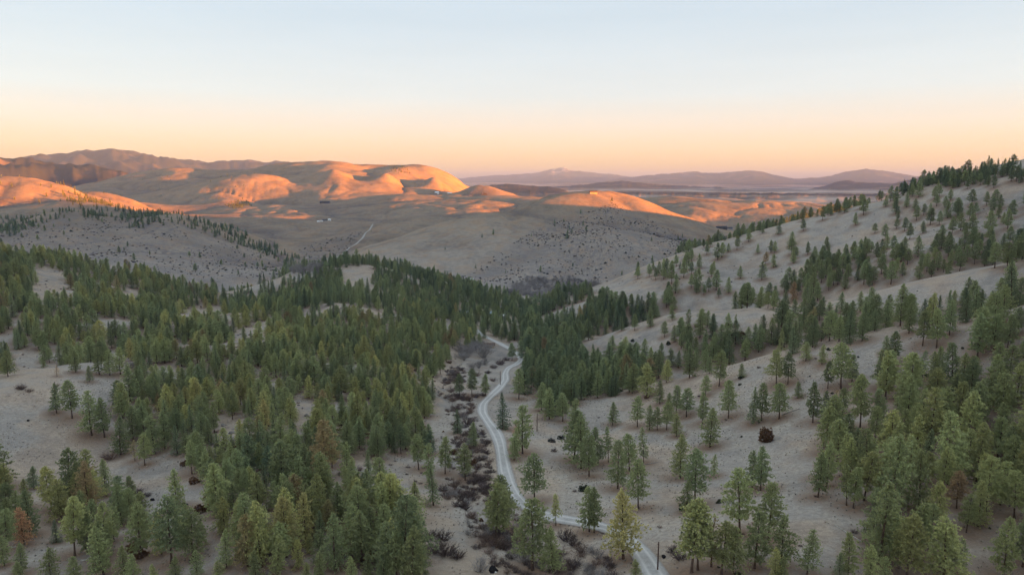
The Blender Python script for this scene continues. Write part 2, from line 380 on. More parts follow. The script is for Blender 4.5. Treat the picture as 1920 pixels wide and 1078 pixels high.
# ------------------------------------------------------------------ where things grow (photo outline -> ground)
def inside(poly, x, y):
    p = np.array(poly, float); c = np.zeros(np.shape(x), bool)
    x1, y1 = p[:, 0], p[:, 1]; x2, y2 = np.roll(x1, -1), np.roll(y1, -1)
    for a, b, cc, d in zip(x1, y1, x2, y2):
        if b == d: continue
        m = ((b > y) != (d > y)) & (x < (cc - a) * (y - b) / (d - b) + a)
        c ^= m
    return c
HOR = np.maximum.accumulate((ZG - CZ) / R, axis=1)     # skyline seen up to each distance
def seen(x, y, z):
    """True where a point clears all ground in front of it"""
    th = np.arctan2(x, y); v = np.log(np.hypot(x, y))
    i = np.clip(np.searchsorted(TH, th), 0, NT - 1); j = np.clip(np.searchsorted(V, v) - 2, 0, NV - 1)
    return (z - CZ) / np.exp(v) > HOR[i, j]
def candidates(spacing, rmin, rmax, seed, thmax=radians(47)):
    g = np.random.default_rng(seed)
    xs = np.arange(-rmax * sin(thmax), rmax * sin(thmax), spacing); ys = np.arange(rmin * 0.6, rmax, spacing)
    gx, gy = np.meshgrid(xs, ys); gx = gx.ravel(); gy = gy.ravel()
    gx = gx + g.uniform(-.42, .42, gx.size) * spacing; gy = gy + g.uniform(-.42, .42, gy.size) * spacing
    r = np.hypot(gx, gy); m = (r > rmin) & (r < rmax) & (np.abs(np.arctan2(gx, gy)) < thmax)
    gx, gy = gx[m], gy[m]; gz = ground(gx, gy)
    px, py, f = project(gx, gy, gz)
    return gx, gy, gz, px, py
def dist_to(line, x, y):
    d = np.full(x.shape, 1e9)
    for k in range(0, len(line), 2): d = np.minimum(d, np.hypot(x - line[k, 0], y - line[k, 1]))
    return d
# hand-placed trees: base x, base y, top y in the photograph, kind, tint (0 blue-green .. 0.5 olive .. 1 rust)
# kinds: p open ponderosa, y full young pine, f fir, s slim pine, d brown dying pine
LIST = '''
929 1017 905 p .45|944 1000 892 p .42|999 1068 935 p .40|1036 1074 985 y .42|1042 985 923 s .52|1105 996 912 p .38|1114 998 909 p .36|1168 1047 911 y .66|1192 1092 1046 y .45
1002 941 850 p .25|964 862 815 y .30|980 850 752 p .32|968 826 790 d .97|943 804 735 f .02|973 748 690 p .30|1076 864 762 p .28|1090 878 775 y .30|1104 893 812 p .32|1122 870 798 p .22|1141 866 800 s .30
1158 916 822 p .34|1197 953 860 p .36|1180 884 812 p .34|1207 868 800 s .36|1149 797 752 y .28|1331 838 764 y .42|1275 896 812 y .46|1303 946 840 p .22|1287 960 900 y .40|1338 893 850 s .40|1410 915 842 y .28|1426 919 834 p .22
1388 1002 880 p .40|1441 1012 903 p .42|1415 1065 960 p .38|1465 1062 965 p .40|1297 1073 934 p .48|1308 1068 944 p .46|1333 1062 968 d .80|1353 1076 975 p .50|1375 1078 985 y .46|1513 1076 992 y .36|1452 1088 1024 y .55|1465 1090 1038 y .44
1534 932 848 p .34|1549 912 826 p .40|1540 895 815 s .40|1600 952 874 p .40|1587 947 865 s .46|1620 938 842 p .52|1636 1015 908 y .30|1672 1048 950 p .50|1692 1050 968 p .56|1590 1088 995 p .46|1630 1092 1018 y .44|1658 1092 1040 y .42|1572 1090 1032 f .20
1768 1092 960 y .48|1780 1080 990 p .46|1800 1076 1006 s .38|1880 1088 966 p .46|1917 1062 958 p .42|1760 992 900 p .54|1719 1046 938 p .44|1812 998 924 p .46|1834 986 898 y .52|1848 960 853 p .46|1875 946 862 p .44|1902 972 880 p .46
1690 930 850 s .42|1668 905 820 p .40|1655 892 845 y .52|1707 895 815 p .44|1735 880 800 f .20|1740 905 845 p .52|1765 925 835 p .48|1790 900 820 p .44|1815 880 800 p .46|1840 870 790 p .50|1870 860 780 p .42|1895 905 812 p .44|1915 870 780 p .48
1625 880 812 p .44|1605 870 800 y .24|1570 855 785 p .40|1590 842 772 p .38|1560 800 738 p .40|1572 840 780 p .30|1640 830 760 p .44|1660 850 775 y .46|1690 840 765 p .46|1720 830 760 p .42
1490 594 560 y .26|1523 622 574 d .72|1548 628 590 f .18|1573 640 590 y .34|1590 600 576 y .30|1590 625 595 y .30|1616 640 584 y .24|1623 592 555 p .28|1665 598 552 p .34|1684 594 566 s .26|1704 625 570 y .36|1730 648 580 p .42|1747 608 548 p .52|1756 652 578 p .36|1780 628 562 y .26|1806 568 538 p .34
1832 672 586 p .24|1863 654 587 p .30|1888 660 587 p .32|1908 628 574 p .28|1511 677 640 y .42|1541 683 644 y .46|1577 728 641 p .38|1597 716 663 p .32|1552 728 676 p .32|1496 746 714 y .30|1524 792 715 p .28|1545 792 732 y .34|1650 730 655 p .34|1667 732 656 p .34|1661 660 628 y .30|1676 682 620 p .30|1729 712 655 s .16|1757 718 648 p .38|1785 729 641 p .26|1824 715 666 p .34
1609 750 708 y .36|1580 776 726 p .36|1566 780 730 d .75|1645 806 727 p .30|1678 806 742 s .30|1706 786 720 p .28|1712 806 752 y .46|1756 790 724 p .30|1775 800 735 p .50|1800 790 712 p .52|1830 790 706 y .40|1855 770 700 p .42|1880 770 690 y .46|1905 760 676 y .48|1890 720 645 p .40|1870 700 640 p .34
1213 743 680 y .50|1237 757 712 y .36|1268 776 722 p .30|1287 781 727 p .24|1317 794 733 p .34|1323 742 703 p .36|1366 784 712 p .32|1411 794 723 f .22|1428 788 718 p .34|1461 785 716 p .34|1456 722 655 p .48|1477 720 660 p .28|1348 724 655 p .40|1390 708 680 y .36|1268 818 774 y .48|1218 806 758 y .32|1232 806 762 p .34|1250 806 752 p .40|1255 768 735 y .36|1195 800 742 p .34
1293 656 620 y .26|1322 662 616 f .22|1338 668 621 y .30|1358 672 626 y .24|1305 690 650 y .30|1272 690 656 y .26|1240 695 662 y .28|1195 690 660 f .22|1220 690 650 p .40|1430 650 615 p .30|1457 646 600 f .20|1470 652 608 p .26|1490 655 600 f .28|1515 650 612 y .30|1540 640 603 p .24|1330 700 668 y .30
1219 613 575 y .28|1246 632 602 p .40|1278 627 594 p .34|1318 607 584 p .36|1379 610 588 s .36|1190 620 588 p .28|1260 600 570 y .36|1165 620 590 f .20|1148 655 628 y .26|1290 615 578 s .34
64 916 872 y .18|133 952 838 p .32|165 962 860 y .86|18 978 902 p .30|45 1020 948 y .95|222 958 888 p .16|246 962 912 y .34|112 965 906 y .24|140 1042 930 p .48|165 1036 956 y .32|198 1040 938 p .46|265 1046 938 p .40|303 1038 957 y .58|42 1074 1014 y .38|95 1092 1024 y .46|190 1056 975 y .36|234 1084 1020 y .44|350 1000 944 y .40|332 955 876 y .42|288 1096 1054 y .46|106 1016 972 f .06|8 1060 1000 y .40|140 1096 1040 y .42|250 1092 1035 p .36
224 768 711 p .30|106 774 716 y .24|136 784 711 p .34|172 816 731 y .32|196 820 744 p .32|226 852 780 y .34|253 864 822 d .78|272 872 812 p .44|250 826 760 y .34|290 850 775 y .34|310 840 770 y .32|15 706 656 y .44|107 706 684 d .90|142 698 655 y .42|168 716 684 y .36|186 702 650 y .42|206 704 655 y .42|226 702 650 y .44|36 1090 1050 y .42
674 1012 911 p .40|698 1026 948 p .36|720 1031 944 p .38|760 1078 905 p .24|752 1010 930 p .26|813 947 866 f .20|835 888 818 p .42|788 1086 1018 y .26|606 898 788 p .82|556 972 888 p .84|618 992 934 y .70|690 938 878 y .34|640 968 914 y .30|425 1064 990 y .40|450 1046 988 y .40|520 1080 1000 y .46|560 1066 1008 y .56|576 1092 1052 y .50|515 955 900 y .36|785 880 812 p .36|805 906 828 s .32|862 745 700 p .20|885 742 690 p .26|910 742 700 p .34|872 900 832 p .44|888 838 790 y .26|858 812 765 f .10|600 1085 1030 y .44|660 1090 1040 y .42|640 1040 985 p .40|690 1085 1030 y .40|480 1090 1030 y .42|410 1092 1050 y .46|520 890 820 y .34|560 870 800 f .10|470 930 870 y .48|440 960 905 y .36|590 960 900 y .34|540 1020 960 p .44|480 1000 945 y .40|370 1085 1030 y .30|330 1090 1040 y .44|660 1020 965 d .76|600 1020 955 f .18
960 676 642 p .15|978 672 636 y .15|990 690 655 p .25|1000 682 640 y .20|930 632 604 y .15|905 626 596 y .18|920 610 588 y .20|945 630 600 f .10|886 640 604 y .20|1015 770 715 y .30|1030 786 726 y .32|1055 790 736 p .30|1077 802 746 y .35|1100 742 690 y .28|1120 746 692 y .30|1086 736 685 y .30|1140 740 690 y .30|1131 722 670 p .30|1165 724 670 p .30|1186 737 680 y .44|1051 752 700 y .30|1036 742 690 y .25|1011 742 690 p .20|996 732 685 p .22
'''
trees = []     # x, y, z, height, kind, tint, listed
for row in LIST.replace('\n', '|').split('|'):
    q = row.split()
    if len(q) != 5: continue
    bx, by, ty = float(q[0]), float(q[1]), float(q[2])
    h = hit(bx, min(by, 1130))
    if not h: continue
    _, tb = pix_dir(bx, by); _, tt = pix_dir(bx, ty)
    trees.append((h[0], h[1], h[2], float(np.clip((tt - tb) * h[3], 3.5, 17.5)), q[3], float(q[4]), 1))
print('listed trees', len(trees), 'heights', np.percentile([t[3] for t in trees], [0, 10, 50, 90, 100]))
# stands: outline in the photograph, mean spacing of stems in metres, kinds, mean height, tint range, clumping 0..1
STANDS = [
 ([(250,662),(300,650),(420,640),(560,600),(740,600),(840,575),(885,640),(850,685),(812,715),(800,850),(742,880),(740,905),(690,890),(700,940),(775,970),(795,1095),(380,1095),(400,985),(330,1005),(390,930),(390,900),(322,870),(290,872),(240,832),(205,790),(245,735)], 5.9, 'yyyypf', 10.5, (.20,.60), .4),
 ([(-330,478),(100,484),(250,508),(390,548),(430,590),(480,600),(420,642),(330,645),(240,655),(110,686),(0,700),(-330,715)], 7.2, 'yyypf', 11.5, (.24,.60), .4),
 ([(400,575),(440,560),(480,545),(560,500),(680,492),(770,508),(870,530),(915,555),(890,640),(840,590),(740,610),(560,600),(480,605)], 7.8, 'yyff', 12, (.12,.40), .35),
 ([(960,590),(1000,585),(1060,555),(1130,560),(1230,590),(1180,608),(1130,640),(1105,690),(1160,690),(1240,716),(1160,745),(1110,735),(1070,770),(1040,795),(1000,745),(975,690),(965,640)], 6.8, 'yypff', 13, (.10,.36), .2),
 ([(1105,582),(1200,562),(1290,552),(1420,555),(1520,500),(1640,455),(1740,470),(1830,440),(2300,445),(2300,480),(1800,508),(1700,527),(1600,552),(1500,570),(1420,573),(1290,582),(1150,602)], 8.2, 'ypp', 13, (.18,.44), .45),
 ([(1180,520),(1300,472),(1400,445),(1500,415),(1700,378),(2300,340),(2300,445),(1740,470),(1640,455),(1520,500),(1420,555),(1290,552)], 13.5, 'ypp', 12.5, (.18,.40), .9),
 ([(1240,486),(1300,463),(1400,437),(1500,408),(1580,389),(1640,380),(1640,388),(1500,418),(1400,447),(1300,474)], 9.0, 'yyp', 11, (.12,.34), .7),
 ([(1680,362),(1760,345),(1850,324),(2300,305),(2300,333),(1800,352),(1700,372)], 6.5, 'ypf', 12, (.10,.30), .2),
 ([(1150,690),(1250,650),(1320,618),(1420,645),(1480,600),(1600,590),(1700,585),(1800,560),(2300,538),(2300,572),(1850,594),(1700,609),(1560,639),(1480,659),(1330,694),(1240,714)], 8.0, 'yypf', 12.5, (.20,.46), .4),
 ([(1545,835),(1640,745),(1780,720),(1850,680),(2300,640),(2300,1095),(1500,1095),(1560,1030),(1640,985),(1610,890)], 7.6, 'ppyy', 12.5, (.34,.56), .3),
 ([(1900,585),(2300,575),(2300,650),(1880,690),(1840,650)], 9, 'py', 13, (.28,.42), .3),
 ([(840,535),(930,548),(990,575),(965,600),(950,640),(870,640),(880,590)], 8.5, 'yyf', 11, (.14,.36), .35),
 # far ridges
 ([(110,345),(165,372),(225,393),(300,402),(345,408),(430,429),(505,464),(590,505),(560,505),(470,470),(400,450),(335,420),(250,428),(170,405),(130,375)], 13, 'yf', 11, (.05,.20), .35),
 ([(0,331),(110,345),(165,375),(110,400),(60,415),(0,425),(-330,430),(-330,331)], 48, 'y', 10, (.10,.30), .6),
 ([(-330,440),(60,412),(110,398),(180,408),(240,420),(320,405),(430,430),(560,490),(590,515),(400,535),(200,495),(-330,475)], 46, 'yp', 9, (.12,.28), .9),
 ([(0,410),(60,412),(110,395),(150,395),(110,408),(40,440),(0,450)], 13, 'yf', 10, (.08,.2), .3),
 ([(420,385),(460,375),(470,385),(440,395)], 14, 'yf', 10, (.06,.18), .2),
 ([(1020,425),(1150,375),(1185,380),(1130,430),(1060,450)], 34, 'yf', 10, (.05,.18), .7),
 ([(830,440),(1300,440),(1300,520),(830,520)], 90, 'yf', 8, (.05,.2), .4),
 ([(560,465),(700,425),(700,440),(560,500)], 70, 'y', 6, (.05,.2), .4),
 ([(190,325),(480,320),(480,380),(190,380)], 110, 'y', 9, (.05,.2), .6),
 ([(715,312),(760,312),(775,326),(730,322)], 22, 'f', 10, (.05,.15), .2),
 ([(-330,880),(0,900),(90,950),(190,905),(300,955),(335,1010),(310,1095),(-330,1095)], 7.0, 'yyp', 11, (.28,.58), .35),
 ([(340,1010),(420,930),(640,905),(700,960),(765,1000),(785,1095),(330,1095)], 6.6, 'yyyp', 11, (.26,.60), .3),
]
GAPS = [[(25,850),(120,850),(120,928),(25,928)],[(200,860),(330,860),(330,930),(260,945),(200,900)],[(332,585),(412,577),(415,607),(340,612)],[(-20,618),(22,622),(18,660),(-20,660)],[(395,785),(475,790),(480,835),(400,860)],[(330,652),(362,650),(365,672),(335,680)],[(440,618),(500,618),(510,640),(455,660),(430,655)],
 [(560,592),(640,568),(735,588),(728,602),(640,594),(575,606)],[(640,503),(700,500),(705,540),(640,545)],[(472,542),(520,522),(530,540),(480,560)],[(760,890),(830,950),(850,1090),(800,1090),(785,960)],[(1770,985),(1880,995),(1870,1050),(1780,1050)],[(830,690),(850,690),(835,740),(820,735)],
 [(470,690),(500,690),(510,720),(480,735)],[(520,740),(560,735),(600,800),(560,800)],[(60,505),(110,500),(140,560),(60,575)],[(225,548),(275,552),(270,575),(225,572)],[(160,480),(230,490),(225,515),(160,500)],[(1640,880),(1720,880),(1700,910),(1640,900)],[(1540,985),(1600,980),(1560,1030)],
 [(1680,455),(1760,450),(1740,480),(1690,480)],[(1000,600),(1060,575),(1110,560),(1100,590),(1010,612)]]
lx = np.array([t[0] for t in trees]); ly = np.array([t[1] for t in trees])
for si, (poly, sp, kinds, hm, (t0, t1), clump) in enumerate(STANDS):
    pa = np.array(poly, float)
    # distance window of this outline
    rs = [h[3] for h in (hit(float(a), float(b) + 3) for a, b in pa) if h] + [h[3] for h in (hit(float(a), float(b) + 3) for a, b in (pa + pa.mean(0)) / 2) if h]
    rs = [r for r in rs if r < 5000]
    rmin, rmax = min(rs) * 0.93, max(rs) * 1.06
    x, y, z, px, py = candidates(sp, rmin, rmax, 100 + si)
    g = np.random.default_rng(300 + si)
    jx = fbm(x + 31, y, sp * 9, 2) * 60 * min(1, 300 / rmin); jy = fbm(x - 57, y + 9, sp * 9, 2) * 30 * min(1, 300 / rmin)
    m = inside(poly, px + jx, py + jy) & ((g.random(x.size) < .5) | inside(poly, px + jx * 2.2, py + jy * 2.2))
    for gp in GAPS: m &= ~(inside(gp, px, py) & (g.random(x.size) < .93))
    cl = fbm(x + 77 * si, y, sp * 6, 3)
    m &= (cl > -0.35 + clump * 0.55 * g.random(x.size) + (clump - .5) * .3) | (g.random(x.size) < .12)
    x, y, z, px, py = x[m], y[m], z[m], px[m], py[m]
    ok = np.ones(x.size, bool)
    if rmin < 700:
        d = np.full(x.size, 1e9)
        for a, b in zip(lx, ly): d = np.minimum(d, np.hypot(x - a, y - b))
        ok &= d > 3.2
        ok &= dist_to(road, x, y) > 6.0
        ok &= dist_to(creek, x, y) > 3.0
    for k in np.where(ok)[0]:
        kd = kinds[g.integers(len(kinds))]
        tn = t0 + (t1 - t0) * (0.5 + 0.9 * perlin(np.array(x[k] / 40), np.array(y[k] / 40)) + g.normal(0, .22))
        if g.random() < 0.022: tn = g.uniform(.7, .92)
        if kd == 'f': tn *= 0.5
        trees.append((x[k], y[k], z[k], float(np.clip(g.normal(hm, hm * .2), hm * .45, hm * 1.5)), kd, float(np.clip(tn, 0, 1)), 0))
TX = np.array([[t[0], t[1], t[2], t[3], t[5], t[6]] for t in trees]); TK = np.array([t[4] for t in trees])
print('trees', len(trees), 'near', (np.hypot(TX[:, 0], TX[:, 1]) < 1000).sum())

# ------------------------------------------------------------------ materials
def mat(name, rough=0.9):
    m = bpy.data.materials.new(name); m.use_nodes = True
    b = m.node_tree.nodes['Principled BSDF']; b.inputs['Roughness'].default_value = rough
    b.inputs['Specular IOR Level'].default_value = 0.15
    return m, m.node_tree, b
def node(nt, typ, **kw):
    n_ = nt.nodes.new(typ)
    for k, v in kw.items(): setattr(n_, k, v)
    return n_
def noise(nt, vec, scale, detail=4, rough=0.55):
    n_ = node(nt, 'ShaderNodeTexNoise'); n_.inputs['Scale'].default_value = scale
    n_.inputs['Detail'].default_value = detail; n_.inputs['Roughness'].default_value = rough
    nt.links.new(vec, n_.inputs['Vector']); return n_.outputs['Fac']
def ramp(nt, fac, stops):
    r = node(nt, 'ShaderNodeValToRGB'); e = r.color_ramp.elements
    while len(e) < len(stops): e.new(0.5)
    for q, (p, c) in zip(e, stops): q.position = p; q.color = (*c, 1) if len(c) == 3 else c
    nt.links.new(fac, r.inputs['Fac']); return r.outputs['Color']
def mixc(nt, fac, a, b, mode='MIX'):
    m = node(nt, 'ShaderNodeMix', data_type='RGBA', blend_type=mode)
    for s_, v in (('Factor', fac), ('A', a), ('B', b)):
        if isinstance(v, (int, float)): m.inputs[s_].default_value = v
        elif isinstance(v, tuple): m.inputs[s_].default_value = (*v, 1)
        else: nt.links.new(v, m.inputs[s_])
    return m.outputs['Result']
def mth(nt, op, a, b=None, clamp=False):
    m = node(nt, 'ShaderNodeMath', operation=op, use_clamp=clamp)
    for i, v in enumerate((a, b)):
        if v is None: continue
        if isinstance(v, (int, float)): m.inputs[i].default_value = v
        else: nt.links.new(v, m.inputs[i])
    return m.outputs[0]
def attr(nt, name, typ='GEOMETRY'):
    a = node(nt, 'ShaderNodeAttribute', attribute_name=name, attribute_type=typ); return a.outputs['Fac']
def simple(name, col, rough=0.9, var=0.25, scale=3.0):
    m, nt, b = mat(name, rough)
    tc = node(nt, 'ShaderNodeTexCoord')
    f = noise(nt, tc.outputs['Object'], scale, 4)
    c = ramp(nt, f, [(0.3, tuple(x * (1 - var) for x in col)), (0.7, tuple(min(1, x * (1 + var)) for x in col))])
    nt.links.new(c, b.inputs['Base Color']); return m

def ground_material():
    m, nt, b = mat('dry_grass_ground', 1.0)
    b.inputs['Specular IOR Level'].default_value = 0.0
    geo = node(nt, 'ShaderNodeNewGeometry'); P_ = geo.outputs['Position']
    big = noise(nt, P_, 0.016, 5, 0.6); mid = noise(nt, P_, 0.11, 5, 0.6); fine = noise(nt, P_, 0.9, 4, 0.65); tiny = noise(nt, P_, 2.6, 2, 0.6)
    huge = noise(nt, P_, 0.0045, 5, 0.6)
    tone_ = mth(nt, 'ADD', mth(nt, 'MULTIPLY', huge, .3), mth(nt, 'ADD', mth(nt, 'MULTIPLY', big, .35), mth(nt, 'MULTIPLY', mid, .35)))
    grass = ramp(nt, tone_, [(0.38, (.228,.206,.190)), (0.46, (.318,.282,.253)), (0.52, (.392,.343,.298)), (0.62, (.470,.406,.338))])
    grass = mixc(nt, mth(nt, 'MULTIPLY', ramp_f(nt, fine, .42, .62), .50), grass, (.225,.195,.172))
    grass = mixc(nt, mth(nt, 'MULTIPLY', ramp_f(nt, tiny, .55, .70), .45), grass, (.58,.50,.40))
    grass = mixc(nt, mth(nt, 'MULTIPLY', attr(nt, 'far_warm_shade'), 1.0), grass, mixc(nt, 1.0, grass, (.78, .70, .60), 'MULTIPLY'))  # far grass is warmer, also darkened in its colour to deepen shade and sunlit orange
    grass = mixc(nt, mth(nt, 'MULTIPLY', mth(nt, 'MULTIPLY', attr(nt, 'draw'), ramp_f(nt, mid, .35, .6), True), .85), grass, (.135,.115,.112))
    patch = ramp_f(nt, noise(nt, P_, 0.035, 4, 0.6), .46, .62)
    grass = mixc(nt, mth(nt, 'MULTIPLY', patch, .55), grass, mixc(nt, 1.0, grass, (1.10, .93, .78), 'MULTIPLY'))
    # needle litter and duff below trees
    lit = attr(nt, 'litter')
    lit2 = mth(nt, 'MULTIPLY', lit, ramp_f(nt, mth(nt, 'ADD', mth(nt, 'MULTIPLY', mid, .6), mth(nt, 'MULTIPLY', fine, .4)), .22, .52), True)
    litc = ramp(nt, fine, [(0.3, (.19,.135,.100)), (0.7, (.31,.205,.145))])
    c = mixc(nt, lit2, grass, litc)
    # pale bare soil and rock; spur brows are painted paler for contrast
    bare = mth(nt, 'MULTIPLY', attr(nt, 'bare'), ramp_f(nt, mid, .38, .60), True)
    barec = ramp(nt, fine, [(0.3, (.30,.235,.18)), (0.7, (.50,.40,.315))])
    c = mixc(nt, bare, c, barec)
    # low shrub cover, purple-grey
    scr = mth(nt, 'MULTIPLY', attr(nt, 'scrub'), ramp_f(nt, mth(nt, 'ADD', mth(nt, 'MULTIPLY', fine, .35), mth(nt, 'MULTIPLY', mid, .65)), .42, .60), True)
    c = mixc(nt, mth(nt, 'MULTIPLY', scr, .7), c, (.170,.150,.150))
    # forest-clad far slopes and dark valley woods; palest spots paint in sunlit patches
    vfar = noise(nt, P_, 0.0012, 6, 0.65)
    forc_sun = ramp(nt, vfar, [(0.35, (.022,.027,.028)), (0.55, (.042,.045,.042)), (0.66, (.14,.11,.095)), (0.74, (.34,.26,.20))])
    c = mixc(nt, attr(nt, 'forest'), c, forc_sun)
    # pale fields and clearings on the far plain, snow on the tops
    fld = noise(nt, P_, 0.00075, 3, 0.5)
    c = mixc(nt, mth(nt, 'MULTIPLY', attr(nt, 'plain'), .85), c, ramp(nt, fld, [(0.40, (.075,.075,.070)), (0.50, (.20,.18,.16)), (0.58, (.44,.39,.34))]))
    c = mixc(nt, mth(nt, 'MULTIPLY', attr(nt, 'snow'), ramp_f(nt, vfar, .52, .60)), c, (.75,.75,.78))
    nt.links.new(c, b.inputs['Base Color'])
    bp = node(nt, 'ShaderNodeBump'); bp.inputs['Strength'].default_value = 0.55; bp.inputs['Distance'].default_value = 0.5
    h = mth(nt, 'ADD', mth(nt, 'MULTIPLY', fine, .7), mth(nt, 'ADD', mth(nt, 'MULTIPLY', tiny, .25), mth(nt, 'MULTIPLY', mid, 2.0)))
    nt.links.new(h, bp.inputs['Height']); nt.links.new(bp.outputs[0], b.inputs['Normal'])
    return m
def ramp_f(nt, v, a, b_):
    r = node(nt, 'ShaderNodeMapRange', interpolation_type='SMOOTHSTEP'); r.inputs['From Min'].default_value = a; r.inputs['From Max'].default_value = b_
    nt.links.new(v, r.inputs['Value']); return r.outputs[0]

# ------------------------------------------------------------------ terrain sheet
NTOT = NT * NV
PXG, PYG, FG = project(X, Y, ZG)
front = FG > 1
litter = np.zeros((NT, NV), np.float32)
tr = np.hypot(TX[:, 0], TX[:, 1]); tth = np.arctan2(TX[:, 0], TX[:, 1])
for k in np.where(tr < 1000)[0]:
    rad = 0.42 * TX[k, 3] + 0.8; r = tr[k]
    i0 = np.searchsorted(TH, tth[k] - rad / r); i1 = np.searchsorted(TH, tth[k] + rad / r) + 1
    j0 = np.searchsorted(V, log(r - rad)); j1 = np.searchsorted(V, log(r + rad)) + 1
    d = np.hypot(X[i0:i1, j0:j1] - TX[k, 0], Y[i0:i1, j0:j1] - TX[k, 1]) / rad
    litter[i0:i1, j0:j1] = np.maximum(litter[i0:i1, j0:j1], np.clip(1.25 - d, 0, 1) ** 1.0)
bare = np.zeros((NT, NV), np.float32); scrubm = np.zeros((NT, NV), np.float32)
BARE = [[(395,780),(480,785),(560,740),(610,810),(480,850),(400,870)],[(320,645),(365,645),(380,690),(330,690)],[(430,615),(510,612),(530,690),(440,670)],[(540,605),(640,565),(745,590),(735,615),(640,604)],[(690,860),(770,870),(850,960),(920,1078),(800,1090),(770,970)],[(640,498),(760,500),(740,550),(640,545)],[(340,580),(415,575),(415,610),(335,615)],[(830,620),(880,640),(850,720),(815,800),(800,720)],[(60,490),(150,505),(150,580),(40,580)],[(225,548),(280,552),(275,580),(225,575)],[(-30,690),(120,680),(110,720),(-30,740)],[(860,560),(1000,560),(960,640),(880,660)]]
for q in BARE: bare[inside(q, PXG, PYG) & front & (R < 1000)] = 1
# brows of the grassy spurs are painted paler so their crests stand out
slope_brow = np.zeros((NT, NV), np.float32)
for q in ([(1240,712),(1480,655),(1700,606),(1940,570),(1940,582),(1700,618),(1480,669),(1240,724)],[(1130,636),(1300,584),(1500,572),(1700,531),(1940,485),(1940,497),(1700,542),(1500,583),(1300,595),(1140,650)],[(1000,576),(1170,515),(1300,461),(1500,406),(1500,414),(1300,472),(1170,526),(1000,588)]):
    bare[inside(q, PXG, PYG) & front & (R < 1000)] = .8
SCRUB = [[(780,545),(900,500),(1000,430),(1150,380),(1280,440),(1330,460),(1080,550),(960,545)],[(-60,450),(110,405),(320,410),(560,495),(600,515),(380,545),(200,495),(-60,480)],[(560,460),(690,430),(640,490),(560,500)]]
for q in SCRUB: scrubm[inside(q, PXG, PYG) & front & (R > 900) & (R < 2300)] = 1
def blur(a, it):
    for _ in range(it):
        a = (a + np.roll(a, 1, 0) + np.roll(a, -1, 0)) / 3; a[:, 1:-1] = (a[:, :-2] + a[:, 1:-1] + a[:, 2:]) / 3
    return a
bare = blur(bare, 4); scrubm = blur(scrubm, 8)
forest = np.clip((ZG - (CZ - 190)) / 25, 0, 1) * np.clip((R - 6500) / 800, 0, 1)
FOR2 = [[(-80,330),(190,330),(160,352),(-80,330)]]
plain = np.clip((R - 5600) / 900, 0, 1) * (1 - forest)
snow = np.clip((ZG - CZ - 520) / 150, 0, 1) * (R > 12000) + np.clip((ZG - CZ - 330) / 100, 0, 1) * (R > 36000)
me = bpy.data.meshes.new('terrain')
co = np.stack([X, Y, ZG], -1).reshape(-1, 3)
idx = np.arange(NTOT).reshape(NT, NV); nx_ = np.roll(idx, -1, 0)
q = np.stack([idx[:, :-1], idx[:, 1:], nx_[:, 1:], nx_[:, :-1]], -1).reshape(-1, 4)
me.vertices.add(NTOT); me.vertices.foreach_set('co', co.ravel())
me.loops.add(q.size); me.loops.foreach_set('vertex_index', q.ravel().astype(np.int32))
me.polygons.add(len(q)); me.polygons.foreach_set('loop_start', np.arange(0, q.size, 4, dtype=np.int32))
me.polygons.foreach_set('use_smooth', np.ones(len(q), bool))
me.update(calc_edges=True)
for nm, a in (('litter', litter), ('bare', bare), ('scrub', scrubm), ('forest', forest), ('plain', plain), ('snow', snow), ('draw', np.clip(DRAW, 0, 1)), ('far_warm_shade', np.clip((R - 950) / 600, 0, 1))):
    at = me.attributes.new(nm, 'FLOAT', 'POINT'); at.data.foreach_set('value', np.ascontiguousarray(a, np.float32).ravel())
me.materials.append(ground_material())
if me.polygons[len(me.polygons) // 2].normal.z < 0: me.flip_normals()
terrain = bpy.data.objects.new('terrain', me); COL.objects.link(terrain)
terrain['kind'] = 'structure'; terrain['label'] = 'rolling dry grass hills falling to a narrow valley, mountains beyond'

# ------------------------------------------------------------------ roads
def gravel(name, c0, c1, edge):
    m, nt, b = mat(name, 0.95)
    geo = node(nt, 'ShaderNodeNewGeometry'); f = noise(nt, geo.outputs['Position'], 0.5, 5, .65); g = noise(nt, geo.outputs['Position'], 3.0, 3, .6)
    c = ramp(nt, mth(nt, 'ADD', mth(nt, 'MULTIPLY', f, .6), mth(nt, 'MULTIPLY', g, .4)), [(0.35, c0), (0.65, c1)])
    w_ = attr(nt, 'across')            # -1..1 over the width
    aw = mth(nt, 'ABSOLUTE', w_)
    trk = mth(nt, 'SUBTRACT', 1.0, mth(nt, 'MULTIPLY', mth(nt, 'ABSOLUTE', mth(nt, 'SUBTRACT', aw, .42)), 5.0), True)
    c = mixc(nt, mth(nt, 'MULTIPLY', trk, .8), c, tuple(min(1, x * 1.25) for x in c1))
    ed = ramp_f(nt, mth(nt, 'ADD', aw, mth(nt, 'MULTIPLY', mth(nt, 'SUBTRACT', f, .5), .7)), .72, .95)
    c = mixc(nt, ed, c, edge)
    nt.links.new(c, b.inputs['Base Color']); return m
